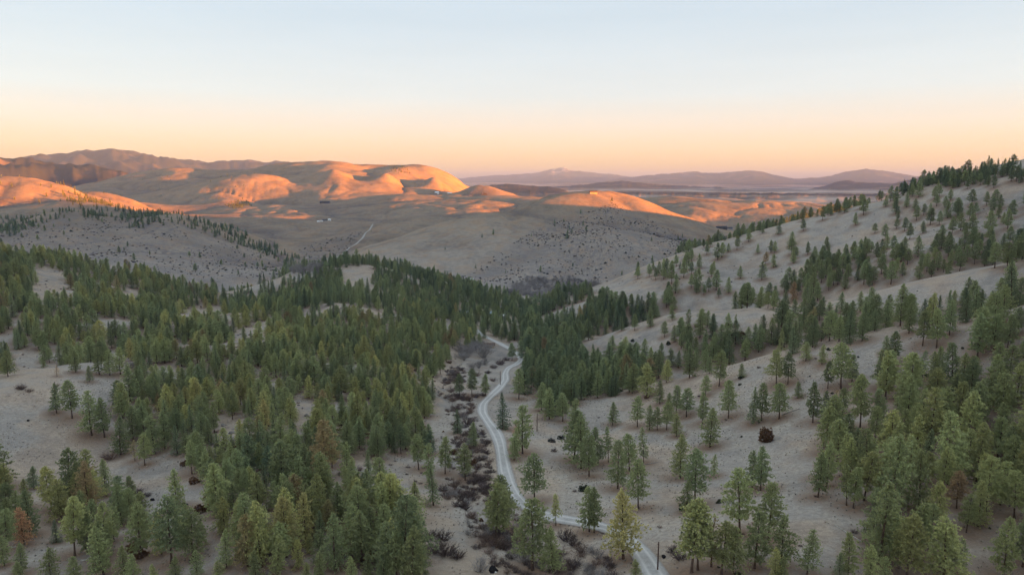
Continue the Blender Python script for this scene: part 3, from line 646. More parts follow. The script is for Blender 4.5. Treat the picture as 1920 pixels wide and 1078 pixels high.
def ribbon(name, line, width, lift, m, label):
    d = np.gradient(line[:, :2], axis=0); d /= np.linalg.norm(d, axis=1)[:, None] + 1e-9
    nrm = np.stack([d[:, 1], -d[:, 0]], 1); A_ = np.linspace(-1, 1, 9)
    wv = width * (1 + 0.10 * np.sin(np.arange(len(line)) * 0.21) + 0.06 * np.sin(np.arange(len(line)) * 0.083))
    vs = []; ac = []
    for k in range(len(line)):
        for a in A_:
            p = line[k, :2] + nrm[k] * a * wv[k] / 2
            vs.append((p[0], p[1], line[k, 2] + lift - 0.14 * abs(a) ** 3)); ac.append(a)
    fs = []
    for k in range(len(line) - 1):
        for j in range(8): fs.append((k*9+j, k*9+j+1, k*9+9+j+1, k*9+9+j))
    me = bpy.data.meshes.new(name); me.from_pydata(vs, [], fs)
    at = me.attributes.new('across', 'FLOAT', 'POINT'); at.data.foreach_set('value', np.array(ac, np.float32))
    for p in me.polygons: p.use_smooth = True
    if me.polygons[0].normal.z < 0: me.flip_normals()
    me.materials.append(m); o = bpy.data.objects.new(name, me); COL.objects.link(o)
    o['kind'] = 'structure'; o['label'] = label; return o
grv = gravel('pale_gravel', (.36,.335,.315), (.54,.51,.48), (.33,.285,.25))
DIRT = gravel('pale_dirt', (.27,.245,.22), (.40,.365,.33), (.29,.25,.22))
ribbon('gravel_road', road, 4.8, 0.03, grv, 'pale gravel road winding down the valley with two wheel tracks')
ribbon('dirt_track', track, 4.6, 0.05, DIRT, 'pale dirt track climbing the far side valley')
ribbon('side_track', spur, 3.6, 0.09, DIRT, 'short pale track branching off at the foot of the far ridge')

# ------------------------------------------------------------------ tree shapes
def foliage_material():
    m, nt, b = mat('conifer_needles', 0.6)
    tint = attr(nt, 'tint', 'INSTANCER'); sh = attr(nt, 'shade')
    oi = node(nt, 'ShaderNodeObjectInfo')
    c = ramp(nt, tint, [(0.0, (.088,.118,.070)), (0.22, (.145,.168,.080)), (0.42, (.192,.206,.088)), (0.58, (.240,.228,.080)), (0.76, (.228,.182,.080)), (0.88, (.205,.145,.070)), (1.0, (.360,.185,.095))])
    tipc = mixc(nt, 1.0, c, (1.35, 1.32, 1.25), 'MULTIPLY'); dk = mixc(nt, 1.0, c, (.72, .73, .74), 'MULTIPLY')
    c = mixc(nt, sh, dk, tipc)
    hs = node(nt, 'ShaderNodeHueSaturation'); nt.links.new(c, hs.inputs['Color'])
    nt.links.new(mth(nt, 'ADD', mth(nt, 'MULTIPLY', oi.outputs['Random'], .55), .86), hs.inputs['Value'])
    hs.inputs['Saturation'].default_value = 0.86
    nt.links.new(hs.outputs[0], b.inputs['Base Color'])
    tl = node(nt, 'ShaderNodeBsdfTranslucent'); nt.links.new(hs.outputs[0], tl.inputs['Color'])
    ms = node(nt, 'ShaderNodeAddShader')          # needles both reflect and let light through
    nt.links.new(b.outputs[0], ms.inputs[0]); nt.links.new(tl.outputs[0], ms.inputs[1])
    nt.links.new(ms.outputs[0], nt.nodes['Material Output'].inputs['Surface'])
    return m
FOL = foliage_material()
BARK = simple('pine_bark', (.115,.075,.055), .95, .35, 2.0)
GREYWOOD = simple('weathered_wood', (.30,.27,.25), .95, .3, 2.0)
TWIG = None
def tube(vs, fs, pts, rads, k=5):
    base = len(vs); m = len(pts)
    for (p, r) in zip(pts, rads):
        for j in range(k):
            a = 2 * pi * j / k; vs.append((p[0] + r * cos(a), p[1] + r * sin(a), p[2]))
    for i in range(m - 1):
        for j in range(k):
            fs.append((base + i*k + j, base + i*k + (j+1) % k, base + (i+1)*k + (j+1) % k, base + (i+1)*k + j))
def mesh_of(name, vs, fs, m, shade=None, smooth=False):
    me = bpy.data.meshes.new(name); me.from_pydata([tuple(map(float, v)) for v in vs], [], fs)
    if shade is not None:
        at = me.attributes.new('shade', 'FLOAT', 'POINT'); at.data.foreach_set('value', np.array(shade, np.float32))
    me.materials.append(m)
    if smooth:
        for p in me.polygons: p.use_smooth = True
    return me
def conifer(seed, style):
    """unit tree 10 m tall; returns crown mesh and trunk mesh"""
    g = np.random.default_rng(seed); H = 10.0
    S_ = {'p': dict(cb=.20, R=.215, n=150, tl=.46, tw=.052, nt=8, nbld=13, droop=-.10, rnd=.17, e=(1.75, .62)),
          'y': dict(cb=.06, R=.225, n=150, tl=.44, tw=.052, nt=8, nbld=13, droop=-.05, rnd=.17, e=(1.4, .68)),
          'f': dict(cb=.03, R=.245, n=165, tl=.38, tw=.052, nt=7, nbld=11, droop=-.32, rnd=.14, e=(1.0, .92)),
          's': dict(cb=.24, R=.140, n=85, tl=.44, tw=.055, nt=6, nbld=12, droop=-.12, rnd=.26, e=(1.5, .65)),
          'd': dict(cb=.15, R=.180, n=80, tl=.46, tw=.075, nt=5, nbld=5, droop=-.15, rnd=.30, e=(1.4, .7))}[style]
    S_['R'] *= g.uniform(.86, 1.12); S_['cb'] = max(.02, S_['cb'] + g.uniform(-.05, .12)); S_['e'] = (S_['e'][0] * g.uniform(.85, 1.25), S_['e'][1])
    bend = g.normal(0, .022, 2)
    axis = lambda z: (bend[0] * z * z / H + .04 * sin(z * .9 + seed), bend[1] * z * z / H + .04 * cos(z * .7 + seed))
    tv, tf = [], []
    zs = np.linspace(0, H * .96, 9); tr_ = .15 if style != 's' else .10
    tube(tv, tf, [(*axis(z), z) for z in zs], [tr_ * (1 - z / H) ** .8 + .012 + (.06 if z == 0 else 0) for z in zs], 7)
    cv, cf, cs = [], [], []
    # uneven outline: slow lobes in height and around
    ph = g.uniform(0, 6.28, 6); lobe = lambda a, u: 1 + .16 * sin(a + ph[0] + u * 3) + .14 * sin(2 * a + ph[1] - u * 7) + .12 * sin(u * 17 + ph[2]) + .10 * sin(3 * a + u * 11 + ph[3])
    az = g.uniform(0, 6)
    n_ = S_['n']
    for k in range(n_):
        u = ((k + g.uniform(0, 1)) / n_) ** 0.92
        z0 = H * (S_['cb'] + (1 - S_['cb']) * u * .985)
        prof = max(1 - u ** S_['e'][0], 0) ** S_['e'][1] * (.58 + .42 * min(1, u * 5 + (.35 if style in 'yf' else 0)))
        ax, ay = axis(z0)
        az += 2.39996 + g.normal(0, .3)
        ln = max(H * S_['R'] * prof * (1 + g.normal(0, S_['rnd'])) * lobe(az, u) + .10, .12)
        if sin(az * 1.0 + ph[4]) * sin(u * 9 + ph[5]) > .78: continue      # gaps in the crown
        rise = S_['droop'] + .65 * u ** 1.5 + g.normal(0, .12)
        dirv = np.array([cos(az), sin(az), rise]); dirv /= np.linalg.norm(dirv)
        o_ = np.array([ax, ay, z0])
        if ln > .6 and k % 3 == 0 and u < .8:
            tube(tv, tf, [tuple(o_), tuple(o_ + dirv * ln * .5 - np.array([0, 0, .04])), tuple(o_ + dirv * ln)], [.032, .020, .008], 3)
        nt_ = max(2, int(round(S_['nt'] * (ln / (H * S_['R'])) ** .8 + 1)))
        for t in np.linspace(.22 if style in 'yf' else .34, 1.0, nt_):
            side = np.array([-sin(az), cos(az), 0]) * g.normal(0, .15) * ln * (1.25 - t * .5)
            c = o_ + dirv * ln * t + side + g.normal(0, .08, 3) + np.array([0, 0, -.10 * t * t * ln])
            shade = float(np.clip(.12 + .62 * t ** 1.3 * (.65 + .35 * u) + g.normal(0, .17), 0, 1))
            sz = S_['tl'] * (1 - .35 * u) * g.uniform(.7, 1.25)
            for _b in range(S_['nbld']):
                dd = g.normal(0, 1, 3) + dirv * .7 + np.array([0, 0, .45]); dd /= np.linalg.norm(dd)
                pp = np.cross(dd, g.normal(0, 1, 3)); pp /= np.linalg.norm(pp) + 1e-9
                wdt = S_['tw'] * g.uniform(.7, 1.25)
                i = len(cv); a = c - dd * sz * .25
                cv += [a + pp * wdt, a - pp * wdt, c + dd * sz * .75]
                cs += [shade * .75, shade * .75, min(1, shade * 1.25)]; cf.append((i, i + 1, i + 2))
    return mesh_of('crown', cv, cf, FOL, cs), mesh_of('trunk', tv, tf, BARK, None, True)
PROTO = {}
for st, ns in (('p', 6), ('y', 6), ('f', 3), ('s', 2), ('d', 2)):
    PROTO[st] = [conifer(40 + 13 * i + ord(st), st) for i in range(ns)]
print('proto tris', {k: [len(c.polygons) for c, _ in v] for k, v in PROTO.items()})

# ------------------------------------------------------------------ trees as objects: the 300 that show largest
bpx, bpy_, bf = project(TX[:, 0], TX[:, 1], TX[:, 2]); tpx, tpy, tf_ = project(TX[:, 0], TX[:, 1], TX[:, 2] + TX[:, 3])
vis = seen(TX[:, 0], TX[:, 1], TX[:, 2] + TX[:, 3] * .6) & (tpx > -15) & (tpx < 1935) & (tpy < 1070)
hpx = np.where(vis, bpy_ - tpy, 0)
order = np.argsort(-hpx)[:300]
is_obj = np.zeros(len(TX), bool); is_obj[order] = True
def thing(name, loc, label, cat, group=None, rot=0.0, scale=(1, 1, 1)):
    o = bpy.data.objects.new(name, None); COL.objects.link(o)
    o.empty_display_size = 0.5; o.location = loc; o.rotation_euler = (0, 0, rot); o.scale = scale
    o['label'] = label; o['category'] = cat
    if group: o['group'] = group
    return o
def part(name, me, parent):
    o = bpy.data.objects.new(name, me); COL.objects.link(o); o.parent = parent; return o
NAMES = {'p': 'ponderosa_pine', 'y': 'young_pine', 'f': 'fir_tree', 's': 'slender_pine', 'd': 'dying_pine'}
gt = np.random.default_rng(77)
SEEDED = {}
tree_objs = []
for k in sorted(order, key=lambda i: (bpy_[i], bpx[i])):
    kd = TK[k]; v = int(gt.integers(len(PROTO[kd])))
    H_ = TX[k, 3] / 10.0; wv = H_ * gt.uniform(.84, 1.14)
    root = thing(NAMES[kd], (TX[k, 0], TX[k, 1], TX[k, 2] - .12), 'pine', 'tree', None, gt.uniform(0, 6.28), (wv, wv, H_))
    root.rotation_euler = (gt.normal(0, .035), gt.normal(0, .035), root.rotation_euler[2])
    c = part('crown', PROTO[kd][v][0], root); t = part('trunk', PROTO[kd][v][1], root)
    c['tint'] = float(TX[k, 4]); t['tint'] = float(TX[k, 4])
    SEEDED.setdefault((kd, v), (c, t)); tree_objs.append((root, k))

# the rest of the wood: one object
def scatter(name, label, pts, scl, rot, tint, protoidx, protos, m_list):
    me = bpy.data.meshes.new(name); me.vertices.add(len(pts)); me.vertices.foreach_set('co', np.ascontiguousarray(pts, np.float32).ravel())
    for nm, typ, a, key in (('s', 'FLOAT_VECTOR', scl, 'vector'), ('r', 'FLOAT', rot, 'value'), ('tint0', 'FLOAT', tint, 'value'), ('pidx', 'INT', protoidx, 'value')):
        at = me.attributes.new(nm, typ, 'POINT')
        at.data.foreach_set(key, np.ascontiguousarray(a, np.int32 if typ == 'INT' else np.float32).ravel())
    me.update()
    o = bpy.data.objects.new(name, me); COL.objects.link(o); o['kind'] = 'stuff'; o['label'] = label
    ng = bpy.data.node_groups.new(name, 'GeometryNodeTree')
    ng.interface.new_socket('Geometry', in_out='INPUT', socket_type='NodeSocketGeometry')
    ng.interface.new_socket('Geometry', in_out='OUTPUT', socket_type='NodeSocketGeometry')
    N = ng.nodes.new; Lk = ng.links.new
    gi = N('NodeGroupInput'); go = N('NodeGroupOutput'); jn = N('GeometryNodeJoinGeometry')
    def named(nm, t):
        a = N('GeometryNodeInputNamedAttribute'); a.data_type = t; a.inputs['Name'].default_value = nm; return a.outputs['Attribute']
    for i, objs in enumerate(protos):
        ioP = N('GeometryNodeInstanceOnPoints'); j2 = N('GeometryNodeJoinGeometry')
        for ob in objs:
            oi = N('GeometryNodeObjectInfo'); oi.transform_space = 'ORIGINAL'; oi.inputs['Object'].default_value = ob
            Lk(oi.outputs['Geometry'], j2.inputs[0])
        cmp = N('FunctionNodeCompare'); cmp.data_type = 'INT'; cmp.operation = 'EQUAL'
        Lk(named('pidx', 'INT'), cmp.inputs[2]); cmp.inputs[3].default_value = i
        cx = N('ShaderNodeCombineXYZ'); Lk(named('r', 'FLOAT'), cx.inputs['Z'])
        Lk(gi.outputs[0], ioP.inputs['Points']); Lk(j2.outputs[0], ioP.inputs['Instance']); Lk(cmp.outputs[0], ioP.inputs['Selection'])
        Lk(cx.outputs[0], ioP.inputs['Rotation']); Lk(named('s', 'FLOAT_VECTOR'), ioP.inputs['Scale'])
        st = N('GeometryNodeStoreNamedAttribute'); st.data_type = 'FLOAT'; st.domain = 'INSTANCE'; st.inputs['Name'].default_value = 'tint'
        Lk(ioP.outputs[0], st.inputs['Geometry']); Lk(named('tint0', 'FLOAT'), st.inputs['Value'])
        Lk(st.outputs[0], jn.inputs[0])
    Lk(jn.outputs[0], go.inputs[0])
    md = o.modifiers.new('scatter', 'NODES'); md.node_group = ng
    return o
keys = sorted(SEEDED); kidx = {k: i for i, k in enumerate(keys)}
bykind = {}
for k in keys: bykind.setdefault(k[0], []).append(kidx[k])
rest = np.where(~is_obj)[0]
gi_ = np.random.default_rng(9)
pid = np.array([bykind.get(TK[k], bykind['y'])[gi_.integers(len(bykind.get(TK[k], bykind['y'])))] for k in rest])
hs_ = TX[rest, 3] / 10; ws_ = hs_ * gi_.uniform(.84, 1.16, len(rest))
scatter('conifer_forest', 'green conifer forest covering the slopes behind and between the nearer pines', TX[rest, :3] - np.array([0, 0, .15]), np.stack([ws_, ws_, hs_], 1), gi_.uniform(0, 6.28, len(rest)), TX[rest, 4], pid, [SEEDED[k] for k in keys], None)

# ------------------------------------------------------------------ labels of the trees: look, stand, row and place in the row
ORD = ['first','second','third','fourth','fifth','sixth','seventh','eighth','ninth','tenth','eleventh','twelfth']
ZONES = [  # name, test on the foot of the tree in the photograph
 ('left meadow', lambda x, y: x < 300 and 690 < y < 895),
 ('bottom left grove', lambda x, y: x < 345 and y >= 895),
 ('lower left slope', lambda x, y: x < 560 and y >= 895),
 ('wood above creek bank', lambda x, y: x < 850 and y >= 895),
 ('forest beside the meadow', lambda x, y: x < 560 and y >= 770),
 ('forest above the creek', lambda x, y: x < 850 and y >= 770),
 ('upper left forest', lambda x, y: x < 850),
 ('creek side by road', lambda x, y: x < 985),
 ('lower road bend', lambda x, y: x < 1250 and y >= 965),
 ('slope above the road', lambda x, y: x < 1260 and y >= 740),
 ('grove right of pole', lambda x, y: x < 1500 and y >= 965),
 ('bare slope right of centre', lambda x, y: x < 1500 and y >= 740),
 ('bottom right stand', lambda x, y: y >= 985),
 ('right hand wood', lambda x, y: y >= 800),
 ('near right spur', lambda x, y: y >= 690),
 ('brow of right spurs', lambda x, y: True)]
def tone(t):
    for lim, wd in ((.12, 'bluish green'), (.26, 'dark green'), (.37, 'grey green'), (.47, 'mid green'), (.56, 'olive green'), (.70, 'yellow green'), (.90, 'brownish olive')):
        if t < lim: return wd
    return 'rust brown'
KINDW = {'p': 'ponderosa pine', 'y': 'full pine', 'f': 'pointed fir', 's': 'slender pine', 'd': 'dying pine'}
zones = {}
for root, k in tree_objs:
    for zi, (zn, fn) in enumerate(ZONES):
        if fn(bpx[k], min(bpy_[k], 1090)): zones.setdefault(zi, []).append((root, k)); break
for zi, lst in zones.items():
    lst.sort(key=lambda q: -bpy_[q[1]])
    nrow = max(1, int(math.ceil(len(lst) / 9.0)))
    per = int(math.ceil(len(lst) / nrow))
    for ri in range(nrow):
        row = sorted(lst[ri * per:(ri + 1) * per], key=lambda q: bpx[q[1]])
        rn = 'front row' if ri == 0 else ('back row' if ri == nrow - 1 else ORD[ri] + ' row')
        for j, (root, k) in enumerate(row):
            sz = 'tall ' if TX[k, 3] > 13.5 else ('small ' if TX[k, 3] < 7.5 else '')
            zn = ZONES[zi][0]
            place = (rn + ', ' + zn) if nrow > 1 else zn
            root['label'] = f"{sz}{tone(TX[k, 4])} {KINDW[TK[k]]}, {ORD[j]} from left, {place}"
            root['group'] = 'pines of the ' + zn
MANUAL = {(1168,1047): 'broad yellow tipped pine rising over the gravel road bend', (943,804): 'dark pointed fir standing alone on the inside of the road curve', (968,826): 'small orange dead pine beside the road below the dark fir',
 (1002,941): 'lone grey green ponderosa on bare ground just right of the road', (1042,985): 'slim small pine on the verge against the pale road', (64,916): 'small dark rounded pine alone on the left meadow',
 (165,962): 'big brownish olive pine rising behind the bottom left grove', (45,1020): 'wide rust brown pine at the left edge of the bottom grove', (606,898): 'large rusty olive pine topping the middle of the left forest',
 (760,1078): 'tall dark pine at the edge of the wood beside the pale creek bank', (1338,893): 'tiny slender pine alone on the bare grey slope', (224,768): 'single pine standing apart on the meadow beside the forest edge',
 (1303,946): 'big dark pine with bushy skirt on the bare slope', (107,706): 'short rust brown sapling on the brow of the left meadow', (973,748): 'narrow dark pine beside the upper road curve',
 (1105,996): 'left of the two pines standing together below the road bend', (1114,998): 'right of the two pines standing together below the road bend'}
for root, k in tree_objs:
    for (mx, my), lb in MANUAL.items():
        if abs(bpx[k] - mx) < 4 and abs(bpy_[k] - my) < 6 and TX[k, 5] > 0: root['label'] = lb

# ------------------------------------------------------------------ bushes
def twig_material(name, c0, c1):
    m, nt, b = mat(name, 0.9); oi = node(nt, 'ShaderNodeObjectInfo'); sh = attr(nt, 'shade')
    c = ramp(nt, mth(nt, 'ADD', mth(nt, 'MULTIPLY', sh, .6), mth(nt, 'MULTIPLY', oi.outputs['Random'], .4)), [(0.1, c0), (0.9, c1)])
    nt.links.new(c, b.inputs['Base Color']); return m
TW_BROWN = twig_material('brown_twigs', (.155,.105,.085), (.33,.235,.195))
TW_GREY = twig_material('grey_twigs', (.26,.235,.225), (.48,.44,.42))
TW_DARK = twig_material('dark_twigs', (.105,.078,.072), (.23,.175,.16))
LEAF_DARK = twig_material('juniper_leaves', (.035,.045,.030), (.085,.095,.055))
LEAF_RUST = twig_material('rusty_juniper_leaves', (.10,.055,.032), (.24,.135,.072))
LEAF_SAGE = twig_material('sage_leaves', (.075,.075,.070), (.145,.140,.125))
def twig_bush(seed, m, n_, h, spread, wdt, up=.8):
    """leafless bush, unit 1 m radius-ish: forking thin stems"""
    g = np.random.default_rng(seed); vs, fs, sh = [], [], []
    def stem(p, d, ln, w_, lv):
        d = d / np.linalg.norm(d); e = p + d * ln
        for ax in (np.array([1., 0, 0]), np.array([0, 1., 0])):
            pp = np.cross(d, ax + g.normal(0, .2, 3)); pp /= np.linalg.norm(pp) + 1e-9
            i = len(vs); vs.extend([p - pp * w_, p + pp * w_, e]); s0 = g.uniform(0, 1); sh.extend([s0, s0, s0]); fs.append((i, i+1, i+2))
        if lv > 0:
            for _ in range(3): stem(p + d * ln * g.uniform(.35, .85), d + g.normal(0, .45, 3) + np.array([0, 0, .15]), ln * g.uniform(.4, .65), w_ * .7, lv - 1)
    for k in range(n_):
        a = g.uniform(0, 6.28); q = g.uniform(0, 1) ** .6
        stem(np.array([cos(a) * .22 * q * spread, sin(a) * .22 * q * spread, -.03]), np.array([cos(a) * spread * q, sin(a) * spread * q, up + g.normal(0, .12)]), h * g.uniform(.55, 1.0), wdt, 2)
    return mesh_of('twigs', vs, fs, m, sh)
def leaf_bush(seed, m, n_, rx, h, tl, tw, flat=.6):
    g = np.random.default_rng(seed); vs, fs, sh = [], [], []
    ph = g.uniform(0, 6.28, 4)
    for _ in range(n_):
        d = g.normal(0, 1, 3); d /= np.linalg.norm(d); d[2] = abs(d[2]); a = atan2(d[1], d[0])
        rr = (1 + .22 * sin(2 * a + ph[0]) + .18 * sin(3 * a + ph[1]) + .15 * sin(5 * d[2] + ph[2])) * g.uniform(.35, 1.0) ** .45
        c = np.array([d[0] * rx * rr, d[1] * rx * rr, d[2] * h * rr])
        for _b in range(5):
            dd = d + g.normal(0, .8, 3); dd /= np.linalg.norm(dd); pp = np.cross(dd, g.normal(0, 1, 3)); pp /= np.linalg.norm(pp) + 1e-9
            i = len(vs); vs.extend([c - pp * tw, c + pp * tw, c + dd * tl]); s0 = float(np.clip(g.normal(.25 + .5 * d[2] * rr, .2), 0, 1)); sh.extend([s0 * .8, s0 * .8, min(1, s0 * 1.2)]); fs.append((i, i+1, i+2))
    return mesh_of('foliage', vs, fs, m, sh)
def stub(h, r):
    v, f = [], []; tube(v, f, [(0, 0, -.1), (.02, 0, h * .5), (0, .02, h)], [r, r * .8, r * .3], 5); return mesh_of('stem', v, f, BARK, None, True)
BUSH = {'b': [twig_bush(1, TW_BROWN, 60, 1.15, 1.0, .017), twig_bush(2, TW_BROWN, 56, 1.0, 1.3, .017)], 'g': [twig_bush(3, TW_GREY, 52, 1.35, .8, .015), twig_bush(4, TW_GREY, 48, 1.5, .6, .015)],
        'k': [twig_bush(5, TW_DARK, 70, 1.0, 1.25, .019), twig_bush(6, TW_DARK, 70, .9, 1.4, .019)], 'j': [leaf_bush(7, LEAF_DARK, 170, .8, 1.0, .26, .08), leaf_bush(8, LEAF_DARK, 170, .9, .8, .26, .08)],
        'r': [leaf_bush(9, LEAF_RUST, 420, .72, 1.25, .22, .055)], 'e': [leaf_bush(10, LEAF_RUST, 200, .9, .8, .24, .075)], 'a': [leaf_bush(11, LEAF_SAGE, 170, 1.0, .7, .26, .08)]}
SAGE_M = BUSH['a'][0]
STUBS = stub(.45, .07)
BN = {'b': ('leafless_shrub', 'brown leafless shrub', 'shrub'), 'g': ('grey_willow_bush', 'pale grey twiggy bush', 'bush'), 'k': ('dark_shrub', 'dark purplish bare shrub', 'shrub'), 'j': ('juniper_bush', 'dark green low juniper', 'bush'), 'r': ('rust_juniper', 'rounded rust brown bush', 'bush'), 'e': ('brown_juniper', 'low brown rounded bush', 'bush'), 'a': ('sagebrush', 'grey green low sagebrush', 'bush')}
# base x, base y, width px, kind, where
BL = '''1437 827 26 r|1283 955 20 j|1051 823 14 j|1034 828 14 a|1039 846 16 k|1366 631 22 e|1388 631 20 e|1366 612 14 e|1308 613 12 e|1292 618 9 j|1396 643 14 j|1186 640 8 j|1253 646 9 j|1184 660 13 k|1240 652 8 k|1161 735 14 j|1213 746 10 e|1738 705 9 j|1828 729 14 e|1390 709 10 j|1387 722 6 j|1096 920 18 j|1350 942 12 j|1423 690 9 k|1696 559 12 j|1703 560 8 j
906 920 30 k|886 930 34 k|868 940 30 k|852 912 26 b|862 950 30 k|884 970 26 b|906 992 24 b|930 1003 26 k|955 1016 28 g|978 1012 24 b|1062 1012 34 k|1077 1022 30 k|1092 1036 30 b|1052 1040 28 b|1078 1062 34 k|1102 1068 28 g|1042 1062 28 g|1012 1066 24 b|986 1052 28 b|960 1046 28 k|900 1072 44 g|1262 1034 30 k|1276 1048 28 k|945 1030 26 k|918 1000 26 g|1120 1058 26 b|1140 1062 24 k|930 1025 24 b
836 1040 44 k|858 1046 36 k|812 1036 34 k|806 1008 30 k|830 1012 34 k|850 925 26 b|840 935 22 b|872 955 26 k|895 905 30 k|915 900 24 k|870 890 20 b|895 880 20 b
903 862 24 k|908 848 22 k|912 832 22 k|898 876 22 k|888 870 18 e|868 860 14 e|850 850 14 e|905 815 16 k|888 810 20 k|876 796 24 k|868 782 22 b|858 768 22 b|850 752 22 b|862 748 20 k|880 752 22 b|892 745 20 k|846 735 18 b|838 720 16 b|905 742 18 k|915 730 14 b|925 715 14 b
885 694 26 g|898 690 24 g|908 684 22 g|870 676 22 g|876 660 20 g|925 690 20 k|938 684 20 k|915 700 18 k|895 705 18 b|950 676 16 k
207 861 24 b|380 958 26 e|348 870 14 e|452 848 40 e|438 842 34 g|412 836 18 e|385 870 22 e|365 905 18 e|450 878 18 e|290 985 10 j|320 968 14 j|345 948 12 j|258 925 20 k|275 930 18 k|40 730 16 k|55 735 12 b|470 870 16 e|105 725 10 b|525 905 14 j|200 660 14 j|245 690 18 g|358 660 20 k|402 636 16 e|630 592 20 b|700 605 16 j|560 630 8 k|606 650 10 j|475 645 18 e|590 1010 26 b|705 1060 30 b|690 1050 26 e|640 940 18 e|455 1010 20 k|500 1040 18 k|250 1030 22 e|265 1042 24 e'''
WHERE = [('beside the gravel road bend at the bottom', lambda x, y: 1020 < x < 1300 and y > 985), ('in the creek bed near the bottom edge', lambda x, y: 870 < x <= 1020 and y > 985), ('on the pale bank left of the creek', lambda x, y: 780 < x <= 870 and y > 985),
 ('in the creek thicket left of the road', lambda x, y: 820 < x < 930 and y > 872), ('on the bank inside the road curve', lambda x, y: 880 < x < 930 and y > 805), ('along the upper creek', lambda x, y: 820 < x < 960 and y > 708), ('where creek and upper road meet', lambda x, y: 860 < x < 960),
 ('on the left meadow', lambda x, y: x < 345 and y < 940), ('under the bottom left pines', lambda x, y: x < 400 and y >= 940), ('in the rocky clearing of the left forest', lambda x, y: x < 560 and 780 < y < 920), ('among the lower left pines', lambda x, y: x < 800 and y >= 900), ('on the bare knolls of the left forest', lambda x, y: x < 800),
 ('on the second grassy spur at right', lambda x, y: y < 672), ('on the near grassy spur at right', lambda x, y: y < 760), ('on the bare slope right of the road', lambda x, y: True)]
bl = []
gb = np.random.default_rng(21)
for row in BL.replace('\n', '|').split('|'):
    q = row.split()
    if len(q) != 4: continue
    h = hit(float(q[0]), float(q[1]))
    if not h or h[3] > 1000: continue
    sl_ = sqrt(h[3] ** 2 + (h[2] - CZ) ** 2); wd_ = float(q[2]) * sl_ / FPX
    for wi, (wn, fn) in enumerate(WHERE):
        if fn(float(q[0]), float(q[1])): break
    bl.append([h, wd_, q[3], wi, float(q[0])])
cnt = {}
for b_ in sorted(bl, key=lambda b_: b_[4]): cnt.setdefault((b_[2], b_[3]), []).append(b_)
for (kd, wi), lst in cnt.items():
    nm, lk, cat = BN[kd]
    for j, b_ in enumerate(lst):
        h, wd_, *_ = b_
        lb = f"{lk} {WHERE[wi][0]}" if len(lst) == 1 else (f"{lk} {WHERE[wi][0]}, {ORD[min(j, 11)]} from left" if j < len(lst) - 1 else f"rightmost {lk} {WHERE[wi][0]}")
        s_ = wd_ / (2.0 if kd in 'jrea' else 2.1) * gb.uniform(.95, 1.2)
        root = thing(nm, (h[0], h[1], h[2] - .05), lb, cat, 'bushes ' + WHERE[wi][0], gb.uniform(0, 6.28), (s_, s_, s_ * gb.uniform(.8, 1.05)))
        v = int(gb.integers(len(BUSH[kd])))
        part('foliage' if kd in 'jrea' else 'twigs', BUSH[kd][v], root); part('stem', STUBS, root)
        SEEDED.setdefault(('bush', kd, v), None)
        if SEEDED[('bush', kd, v)] is None: SEEDED[('bush', kd, v)] = (root.children[0],) if root.children else None

def first_child(prefix_mesh):
    for o in COL.objects:
        if o.type == 'MESH' and o.data == prefix_mesh: return o
# scrub far and near, as cover
def cover(name, label, polys, spacing, rlim, seed, smin, smax, meshes, clump=.3, prob=1.0, avoid_road=True):
    pts = []; g = np.random.default_rng(seed)
    for poly in polys:
        pa = np.array(poly, float)
        rs = [h[3] for h in (hit(float(a), float(b) + 4) for a, b in list(pa) + list((pa + pa.mean(0)) / 2)) if h]
        rs = [r for r in rs if rlim[0] < r < rlim[1]] or list(rlim)
        x, y, z, px, py = candidates(spacing, max(min(rs) * .95, rlim[0]), min(max(rs) * 1.05, rlim[1]), seed + len(pts))
        m = inside(poly, px, py) & (fbm(x, y, spacing * 9, 3) > -.4 + clump * g.random(x.size)) & (g.random(x.size) < prob)
        if avoid_road and rlim[0] < 800: m &= dist_to(road, x, y) > 4
        pts.append(np.stack([x[m], y[m], z[m] - .05], 1))
    pts = np.concatenate(pts); n_ = len(pts)
    s_ = g.uniform(smin, smax, n_) * (1 + .35 * np.abs(g.normal(0, 1, n_)))
    objs = [(first_child(mm),) for mm in meshes]
    print(name, n_)
    return scatter(name, label, pts, np.stack([s_, s_, s_ * g.uniform(.6, 1, n_)], 1), g.uniform(0, 6.28, n_), np.zeros(n_), g.integers(0, len(objs), n_), objs, None)
cover('scrub', 'dark sagebrush and low junipers dotting the far grey slopes', [SCRUB[0], SCRUB[0], SCRUB[1], SCRUB[2]], 10.0, (950, 2200), 41, .35, 1.5, [BUSH['k'][0], SAGE_M, BUSH['j'][1], BUSH['k'][1]], .75)
cover('low_shrubs', 'small dark shrubs scattered over the dry grass slopes', [[(960,760),(1240,720),(1480,665),(1940,580),(1940,1095),(1240,1095),(1100,960),(1000,940),(960,860)], [(1100,690),(1180,612),(1500,580),(1940,490),(1940,570),(1480,655),(1240,712)], [(1000,590),(1300,470),(1940,340),(1940,440),(1500,575),(1200,590)]], 9, (110, 1000), 42, .22, .6, [BUSH['k'][0], BUSH['j'][0], BUSH['b'][0]], .6, .35)
cover('undergrowth', 'brown and grey undergrowth between the pines of the left forest and along the creek', [[(250,662),(560,600),(840,575),(885,640),(850,720),(880,900),(960,1000),(1150,1095),(800,1095),(760,960),(742,1000),(795,1095),(240,1095),(390,900),(240,832)], [(-60,500),(250,510),(430,590),(300,650),(0,700),(-60,700)]], 6.0, (110, 900), 43, .35, .85, [BUSH['b'][0], BUSH['k'][1], BUSH['e'][0], BUSH['g'][0], BUSH['b'][1]], .7, .6)
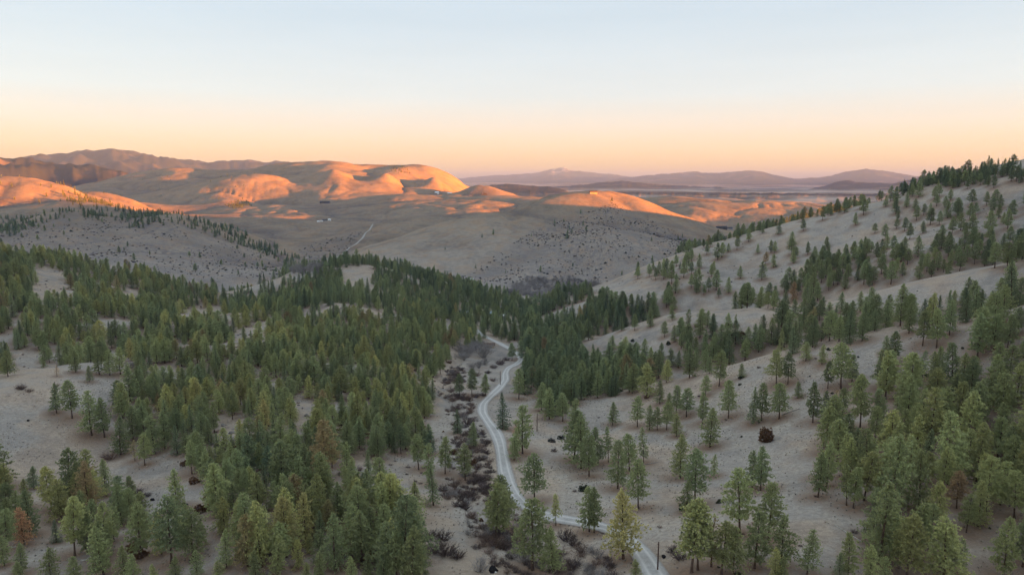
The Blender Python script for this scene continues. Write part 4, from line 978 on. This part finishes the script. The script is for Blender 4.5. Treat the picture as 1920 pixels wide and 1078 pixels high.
cover('creek_thicket', 'brown leafless brush lining the dry creek beside the road', [[(840,690),(872,690),(870,740),(905,770),(925,820),(925,900),(960,960),(1010,1000),(1150,1040),(1160,1095),(940,1095),(860,980),(825,930),(850,860),(850,800),(820,740)]], 2.3, (110, 480), 45, .6, 1.4, [BUSH['b'][0], BUSH['k'][1], BUSH['k'][0], BUSH['g'][0], BUSH['b'][1]], .45, .85)
cover('leafless_wood', 'grey leafless trees massed on the valley floor below the scrub hill', [[(940,552),(985,522),(1080,522),(1120,535),(1060,560),(1000,560)], [(855,640),(915,650),(920,700),(870,705)], [(540,505),(600,500),(640,515),(560,520)]], 8.0, (420, 1500), 44, 3.0, 5.0, [BUSH['g'][1], BUSH['g'][0]], .2, .8)

# ------------------------------------------------------------------ poles, snags, logs, rocks
def pole(px, py, ty, label):
    h = hit(px, py); _, tb = pix_dir(px, py); _, tt = pix_dir(px, ty); H_ = (tt - tb) * h[3]
    root = thing('utility_pole', (h[0], h[1], h[2]), label, 'pole', 'poles along the gravel road')
    v, f = [], []; tube(v, f, [(0, 0, -.5), (0, 0, H_ * .5), (.02, 0, H_)], [.15, .135, .11], 8); f.append(tuple(range(16, 24)))
    part('shaft', mesh_of('shaft', v, f, POLEW, None, True), root)
    v, f = [], []; tube(v, f, [(-.55, 0, H_ - .55), (.55, 0, H_ - .55)], [.06, .06], 6)
    v = [(x_, y_, z_) for x_, y_, z_ in v]
    bx = [(-.5,-.05,H_-.6),(.5,-.05,H_-.6),(.5,.05,H_-.6),(-.5,.05,H_-.6),(-.5,-.05,H_-.48),(.5,-.05,H_-.48),(.5,.05,H_-.48),(-.5,.05,H_-.48)]
    part('crossarm', mesh_of('crossarm', [(x_ * .30, y_ + .14, z_) for x_, y_, z_ in bx], [(3,2,1,0),(4,5,6,7),(0,1,5,4),(1,2,6,5),(2,3,7,6),(3,0,4,7)], POLEW), root)
POLEW = simple('creosoted_pole', (.085,.050,.040), .9, .3, 1.5)
pole(1233, 1069, 1015, 'thin dark wooden pole beside the road at the bottom right')
pole(1007, 808, 775, 'thin pole on the bare slope right of the dark fir')
pole(938, 722, 696, 'thin pole left of the upper road curve')
def snag(px, py, ty, seed, label, lean=0.0):
    g = np.random.default_rng(seed); h = hit(px, py); _, tb = pix_dir(px, py); _, tt = pix_dir(px, ty); H_ = (tt - tb) * h[3]
    root = thing('dead_snag', (h[0], h[1], h[2] - .1), label, 'dead tree', 'dead snags in the left forest')
    v, f = [], []; zs = np.linspace(0, H_, 7); tube(v, f, [(lean * z + .05 * sin(z), .04 * cos(z), z) for z in zs], [.17 * (1 - z / H_ * .8) for z in zs], 6)
    part('trunk', mesh_of('trunk', v, f, GREYWOOD, None, True), root)
    for k in range(7):
        z = H_ * g.uniform(.3, .95); a = g.uniform(0, 6.28); ln = H_ * .16 * g.uniform(.4, 1.1) * (1.2 - z / H_)
        v, f = [], []; p0 = np.array([lean * z, 0, z]); d = np.array([cos(a), sin(a), .35]); tube(v, f, [tuple(p0), tuple(p0 + d * ln * .6), tuple(p0 + d * ln + np.array([0, 0, .15]))], [.05, .03, .012], 4)
        part('branch', mesh_of('branch', v, f, GREYWOOD, None, True), root)
snag(573, 892, 815, 1, 'tall bare grey trunk standing in the middle of the left forest')
snag(515, 782, 742, 2, 'pale leaning dead trunk in the left forest clearing', .18)
snag(107, 689, 660, 3, 'bare branched dead tree on the brow of the left meadow')
snag(531, 1003, 968, 4, 'short grey dead trunk among the lower left pines')
def log(px, py, length, az, r, m, label):
    h = hit(px, py); g = np.random.default_rng(int(px))
    root = thing('fallen_log', (h[0], h[1], h[2] + r * .7), label, 'log', 'fallen logs', az)
    dz = (ground(h[0] + cos(az) * length / 2, h[1] + sin(az) * length / 2) - ground(h[0] - cos(az) * length / 2, h[1] - sin(az) * length / 2))[0]
    v = []; f = []; k = 7
    for i in range(5):
        t = i / 4 - .5
        for j in range(k):
            a = 2 * pi * j / k; rr = r * (1 - .45 * (t + .5)) * g.uniform(.93, 1.07); v.append((t * length, rr * cos(a), rr * sin(a) + t * dz))
    for i in range(4):
        for j in range(k): f.append((i*k+j, i*k+(j+1) % k, (i+1)*k+(j+1) % k, (i+1)*k+j))
    f += [tuple(range(k - 1, -1, -1)), tuple(range(4 * k, 5 * k))]
    part('stem', mesh_of('stem', v, f, m, None, True), root)
    for t in (-.2, .15, .3):
        bv, bf = [], []; tube(bv, bf, [(t * length, 0, t * dz), (t * length + .3, r * 2.5, t * dz + .3), (t * length + .5, r * 4.5, t * dz + .45)], [r * .3, r * .2, r * .08], 4)
        part('branch_stub', mesh_of('branch_stub', bv, bf, m, None, True), root)
PALEWOOD = simple('bleached_wood', (.52,.48,.43), .9, .2, 2.0)
log(166, 1050, 3.2, .1, .17, PALEWOOD, 'short bleached log lying among the bottom left pines')
log(12, 1028, 5.0, .5, .2, PALEWOOD, 'pale log at the left edge below the rust brown pine')
log(445, 805, 6.0, -.5, .16, GREYWOOD, 'grey log in the rocky clearing of the left forest')
log(1483, 772, 6.0, .05, .16, GREYWOOD, 'long grey log on the bare slope at right')
log(1590, 1000, 7.0, 1.9, .12, PALEWOOD, 'thin pale log on the grey slope left of the right hand wood')
log(1215, 870, 7.0, .2, .14, GREYWOOD, 'grey log between the pines on the open slope above the road')
def rock(px, py, size, m, label, seed, name='boulder', cat='rock', hgt=.7):
    g = np.random.default_rng(seed); h = hit(px, py)
    import bmesh
    bm = bmesh.new(); bmesh.ops.create_icosphere(bm, subdivisions=2, radius=1.0)
    for v in bm.verts:
        n_ = 1 + .22 * sin(3.1 * v.co.x + seed) + .18 * sin(4.3 * v.co.y + 2 * seed) + g.normal(0, .05)
        v.co *= n_; v.co.z = max(v.co.z, -.5) * hgt
    me_ = bpy.data.meshes.new(name); bm.to_mesh(me_); bm.free(); me_.materials.append(m)
    o = bpy.data.objects.new(name, me_); COL.objects.link(o); o.location = (h[0], h[1], h[2] + size * .15); o.scale = (size, size * .85, size)
    o['label'] = label; o['category'] = cat
    return o
ROCKM = simple('grey_rock', (.26,.23,.21), .95, .3, 1.2); BLACKM = simple('charred_wood', (.018,.016,.017), .9, .3, 3.0)
rock(926, 1071, .95, BLACKM, 'black lump beside the grey bush at the bottom edge', 3, hgt=.9)
rock(927, 1073, .42, simple('pale_rock', (.6,.58,.56), .9, .1, 2.0), 'small white stone in front of the black lump at the bottom edge', 4)
rock(286, 938, .55, BLACKM, 'small upright black stump on the left meadow', 5, 'burnt_stump', 'stump', 1.5)
rock(298, 957, .4, BLACKM, 'low black stump near the lower end of the left meadow', 6, 'burnt_stump', 'stump', .9)
rock(197, 893, .5, BLACKM, 'tiny dark stump alone in the middle of the left meadow', 7, 'burnt_stump', 'stump', .5)
rock(53, 789, .5, BLACKM, 'tiny dark stump high on the left meadow', 8, 'burnt_stump', 'stump', .9)
rock(1245, 1044, .5, BLACKM, 'small black lump beside the dark shrub near the pole', 9, 'burnt_stump', 'stump', .7)
gr = np.random.default_rng(50)
RK = [(420,798),(436,812),(466,800),(545,745),(560,760),(640,578),(655,583),(690,586),(620,585),(455,640),(470,650),(740,596),(500,722),(700,505),(745,510),(490,705),(590,790),(575,780),(345,668),(355,676)]
for j, (a, b) in enumerate(RK):
    lab = {0: 'rocky clearing of the left forest', 1: 'bare crest of the wooded spur', 2: 'pale slope inside the left forest'}[0 if b > 760 else (1 if b < 600 else 2)]
    sub = sorted([q for q in RK if (0 if q[1] > 760 else (1 if q[1] < 600 else 2)) == (0 if b > 760 else (1 if b < 600 else 2))])
    i = sub.index((a, b)); o = rock(a, b, gr.uniform(.5, 1.1), ROCKM, f"grey boulder on the {lab}, {ORD[i]} from left", 60 + j); o['group'] = 'boulders on the ' + lab

# ------------------------------------------------------------------ buildings
def boxmesh(name, x0, x1, y0, y1, z0, z1, m):
    v = [(x, y, z) for z in (z0, z1) for x, y in ((x0,y0),(x1,y0),(x1,y1),(x0,y1))]
    return mesh_of(name, v, [(3,2,1,0),(4,5,6,7),(0,1,5,4),(1,2,6,5),(2,3,7,6),(3,0,4,7)], m)
def gable(name, w_, d_, z0, rise, over, m):
    a, b = w_ / 2 + over, d_ / 2 + over; t = .18
    v = [(-a,-b,z0-t),(a,-b,z0-t),(a,b,z0-t),(-a,b,z0-t),(-a,0,z0+rise),(a,0,z0+rise),(-a,-b,z0),(a,-b,z0),(a,b,z0),(-a,b,z0)]
    return mesh_of(name, v, [(6,7,5,4),(8,9,4,5),(0,1,7,6),(2,3,9,8),(3,2,1,0),(1,2,8,5,7),(3,0,6,4,9)], m)
WALLS = {'white': simple('white_paint', (.80,.79,.77), .7, .06), 'tan': simple('tan_boards', (.48,.38,.27), .8, .15), 'dark': simple('dark_boards', (.10,.085,.08), .85, .2), 'grey': simple('grey_boards', (.36,.35,.34), .8, .15)}
ROOFS = {'dark': simple('dark_roof', (.065,.062,.065), .8, .15), 'white': simple('white_metal_roof', (.82,.83,.85), .45, .05), 'blue': simple('blue_metal_roof', (.33,.42,.52), .5, .08), 'brown': simple('brown_roof', (.13,.085,.065), .85, .2)}
GLASS, _nt, _b = mat('window_glass', .15); _b.inputs['Base Color'].default_value = (.03, .035, .04, 1)
_tc = node(_nt, 'ShaderNodeTexCoord'); _nt.links.new(ramp(_nt, noise(_nt, _tc.outputs['Object'], 1.5, 2), [(0.3, (.02,.024,.03)), (0.7, (.05,.055,.06))]), _b.inputs['Base Color'])
DOORM = simple('door_boards', (.16,.10,.07), .7, .2)
def building(name, px, py, w_, d_, hgt, wall, roof, label, cat, rot=0.0, group=None, nwin=2, rise=None, rmin=60):
    h = hit(px, py, rmin=rmin)
    zc = float(min(ground(h[0] + a * w_ / 2, h[1] + b * d_ / 2)[0] for a in (-1, 0, 1) for b in (-1, 0, 1))); zt = float(ground(h[0], h[1])[0])
    root = thing(name, (h[0], h[1], zt), label, cat, group, rot)
    part('wall', boxmesh('wall', -w_/2, w_/2, -d_/2, d_/2, zc - zt - .5, hgt, WALLS[wall]), root)
    rf = part('roof', gable('roof', w_, d_, hgt + .19, rise or d_ * .28, .5, ROOFS[roof]), root)
    dr = part('door', boxmesh('door', -w_*.06 - .5, -w_*.06 + .5, -d_/2 - .06, -d_/2 + .02, .05, min(2.1, hgt - .2), DOORM), root)
    for k in range(nwin):
        x = -w_ / 2 + w_ * (k + .5) / nwin
        if abs(x + w_ * .06) < 1.3: x += 1.7
        wn = part('window', boxmesh('window', x - .75, x + .75, -d_/2 - .07, -d_/2 + .02, .9, min(2.1, hgt - .3), WALLS['white']), root)
        part('pane', boxmesh('pane', x - .6, x + .6, -d_/2 - .10, -d_/2 - .05, 1.0, min(2.0, hgt - .4), GLASS), wn)
    for s_ in (-1, 1):
        wn = part('window', boxmesh('window', s_ * w_/2 - .06, s_ * w_/2 + .06, -.7, .7, .9, min(2.1, hgt - .3), WALLS['white']), root)
        part('pane', boxmesh('pane', s_ * w_/2 - .09, s_ * w_/2 + .09, -.55, .55, 1.0, min(2.0, hgt - .4), GLASS), wn)
    if cat == 'house': part('chimney', boxmesh('chimney', w_*.2, w_*.2 + .8, .3, 1.1, hgt, hgt + (rise or d_ * .28) + 1.2, WALLS['grey']), rf)
    return root
building('ranch_house', 609, 415, 16, 10, 3.2, 'grey', 'dark', 'grey ranch house with dark roof among white sheds on the far slope', 'house', .1, None, 3, rmin=1200)
building('shed', 597, 417, 7, 6, 3.0, 'white', 'white', 'left white shed in front of the far ranch house', 'shed', .2, 'white ranch sheds', 1, rmin=1200)
building('shed', 603, 416, 6, 5, 2.8, 'white', 'white', 'middle white shed in front of the far ranch house', 'shed', .0, 'white ranch sheds', 1, rmin=1200)
building('shed', 618, 414, 8, 7, 4.0, 'white', 'white', 'right white shed beside the far ranch house', 'shed', -.2, 'white ranch sheds', 1, rmin=1200)
building('barn', 609, 381, 40, 13, 4.5, 'dark', 'dark', 'long dark barn at the foot of the sunlit hill', 'barn', .05, None, 4, rmin=1800)
building('farmhouse', 819, 363, 20, 14, 5.5, 'white', 'white', 'white farmhouse on the bench below the sunlit hills', 'house', .3, None, 3, rmin=1800)
building('farm_building', 843, 364, 22, 11, 4.0, 'tan', 'white', 'pale low farm building right of the white farmhouse', 'building', .0, None, 3, rmin=1800)
building('farm_building', 908, 365, 24, 10, 4.0, 'dark', 'brown', 'low dark building in front of the sunlit dome hill', 'building', .0, None, 3, rmin=1800)
building('hilltop_house', 1112, 363, 18, 10, 3.4, 'tan', 'brown', 'tan house on the crest of the scrub hill', 'house', .15, None, 3, rmin=1200)
building('farm_building', 1353, 429, 24, 10, 3.6, 'dark', 'dark', 'left dark farm building in the sunlit hollow', 'building', .0, 'farm buildings in the sunlit hollow', 3, rmin=1500)
building('farm_building', 1368, 430, 14, 9, 3.2, 'grey', 'dark', 'right grey farm building in the sunlit hollow', 'building', .2, 'farm buildings in the sunlit hollow', 2, rmin=1500)
building('cabin', 851, 529, 9, 7, 3.2, 'white', 'white', 'white cabin among pines at the foot of the scrub hill', 'cabin', .5, 'valley buildings below the scrub hill', 2, rmin=800)
building('cabin', 866, 532, 15, 8, 3.2, 'grey', 'blue', 'long blue roofed building at the foot of the scrub hill', 'cabin', .1, 'valley buildings below the scrub hill', 3, rmin=800)
building('cabin', 882, 529, 8, 7, 4.2, 'white', 'white', 'tall white cabin right of the blue roofed building', 'cabin', -.2, 'valley buildings below the scrub hill', 2, rmin=800)
building('shed', 874, 590, 5, 4, 2.4, 'white', 'white', 'white shed with dark doorway at the valley bottom', 'shed', .1, 'valley bottom buildings', 1, rmin=300)
building('cabin', 922, 592, 9, 6, 2.8, 'grey', 'blue', 'blue grey roofed cabin at the valley bottom behind a dark tree', 'cabin', .0, 'valley bottom buildings', 2, rmin=300)
building('shed', 942, 596, 6, 4, 2.4, 'grey', 'white', 'right pale shed on the valley floor beside the wood', 'shed', .3, 'valley bottom buildings', 1, rmin=300)
building('timber_hut', 917, 652, 8, 5, 2.2, 'tan', 'brown', 'small brown timber hut below the upper road', 'hut', .0, None, 1, rmin=300)

# dry grass on the nearest slopes
def tuft(seed, m):
    g = np.random.default_rng(seed); vs, fs, sh = [], [], []
    for _ in range(16):
        a = g.uniform(0, 6.28); q = g.uniform(.05, .9); p0 = np.array([cos(a) * q * .5, sin(a) * q * .5, -.05]); d = np.array([cos(a) * q * .7, sin(a) * q * .7, g.uniform(.4, 1.0)])
        pp = np.array([-sin(a), cos(a), 0]) * .09; i = len(vs); vs.extend([p0 - pp, p0 + pp, p0 + d]); s0 = g.uniform(0, 1); sh.extend([s0] * 3); fs.append((i, i+1, i+2))
    return mesh_of('grass', vs, fs, m, sh)
STRAW = twig_material('straw', (.33,.28,.225), (.58,.50,.40)); DULL = twig_material('dull_grass', (.16,.14,.125), (.33,.285,.25))
def grass_cover():
    g = np.random.default_rng(88); x, y, z, px, py = candidates(1.35, 100, 330, 88)
    m = (g.random(x.size) < .25 + 1.1 * fbm(x, y, 14, 3)) & (py < 1110) & (px > -60) & (px < 1980) & (dist_to(road, x, y) > 3)
    x, y, z = x[m], y[m], z[m]; n_ = len(x); s_ = g.uniform(.22, .50, n_)
    ms = []
    for k, mm in enumerate((STRAW, DULL, STRAW, DULL)):
        me_ = tuft(k, mm); ms.append(me_)
    return x, y, z, s_, ms, g
gx_, gy_, gz_, gs_, gms_, gg_ = grass_cover()
# four real tufts near the road carry the shapes, the cover repeats them
gobj = []
for k, me_ in enumerate(gms_):
    o = bpy.data.objects.new('grass_tuft', me_); COL.objects.link(o); o.location = (gx_[k], gy_[k], gz_[k]); o.scale = (gs_[k],) * 3; o['kind'] = 'stuff'; o['label'] = 'tuft of dry grass on the near slope'; gobj.append((o,))
scatter('dry_grass', 'dry grass tufts over the nearest slopes', np.stack([gx_[4:], gy_[4:], gz_[4:]], 1), np.stack([gs_[4:]] * 3, 1), gg_.uniform(0, 6.28, len(gx_) - 4), np.zeros(len(gx_) - 4), gg_.integers(0, 4, len(gx_) - 4), gobj, None)
print('grass', len(gx_))
def haze_box():
    me = bpy.data.meshes.new('haze')
    h = 82000.0; z0, z1 = float(ZG.min()) - 1.0, float(ZG.max()) + 60.0
    v = [(x, y, z) for z in (z0, z1) for x, y in ((-h,-h),(h,-h),(h,h),(-h,h))]
    f = [(3,2,1,0),(4,5,6,7),(0,1,5,4),(1,2,6,5),(2,3,7,6),(3,0,4,7)]
    me.from_pydata(v, [], f)
    o = bpy.data.objects.new('haze', me); COL.objects.link(o)
    o['kind'] = 'stuff'; o['label'] = 'thin evening haze filling the valleys and softening the far mountains'
    m = bpy.data.materials.new('haze_air'); m.use_nodes = True
    nt = m.node_tree; nt.nodes.clear()
    out = nt.nodes.new('ShaderNodeOutputMaterial'); pv = nt.nodes.new('ShaderNodeVolumePrincipled')
    pv.inputs['Color'].default_value = (0.23, 0.42, 1.0, 1)
    pv.inputs['Density'].default_value = HAZE
    pv.inputs['Anisotropy'].default_value = 0.0
    nt.links.new(pv.outputs[0], out.inputs['Volume'])
    me.materials.append(m)
HAZE = 1.0 / 30000.0
haze_box()
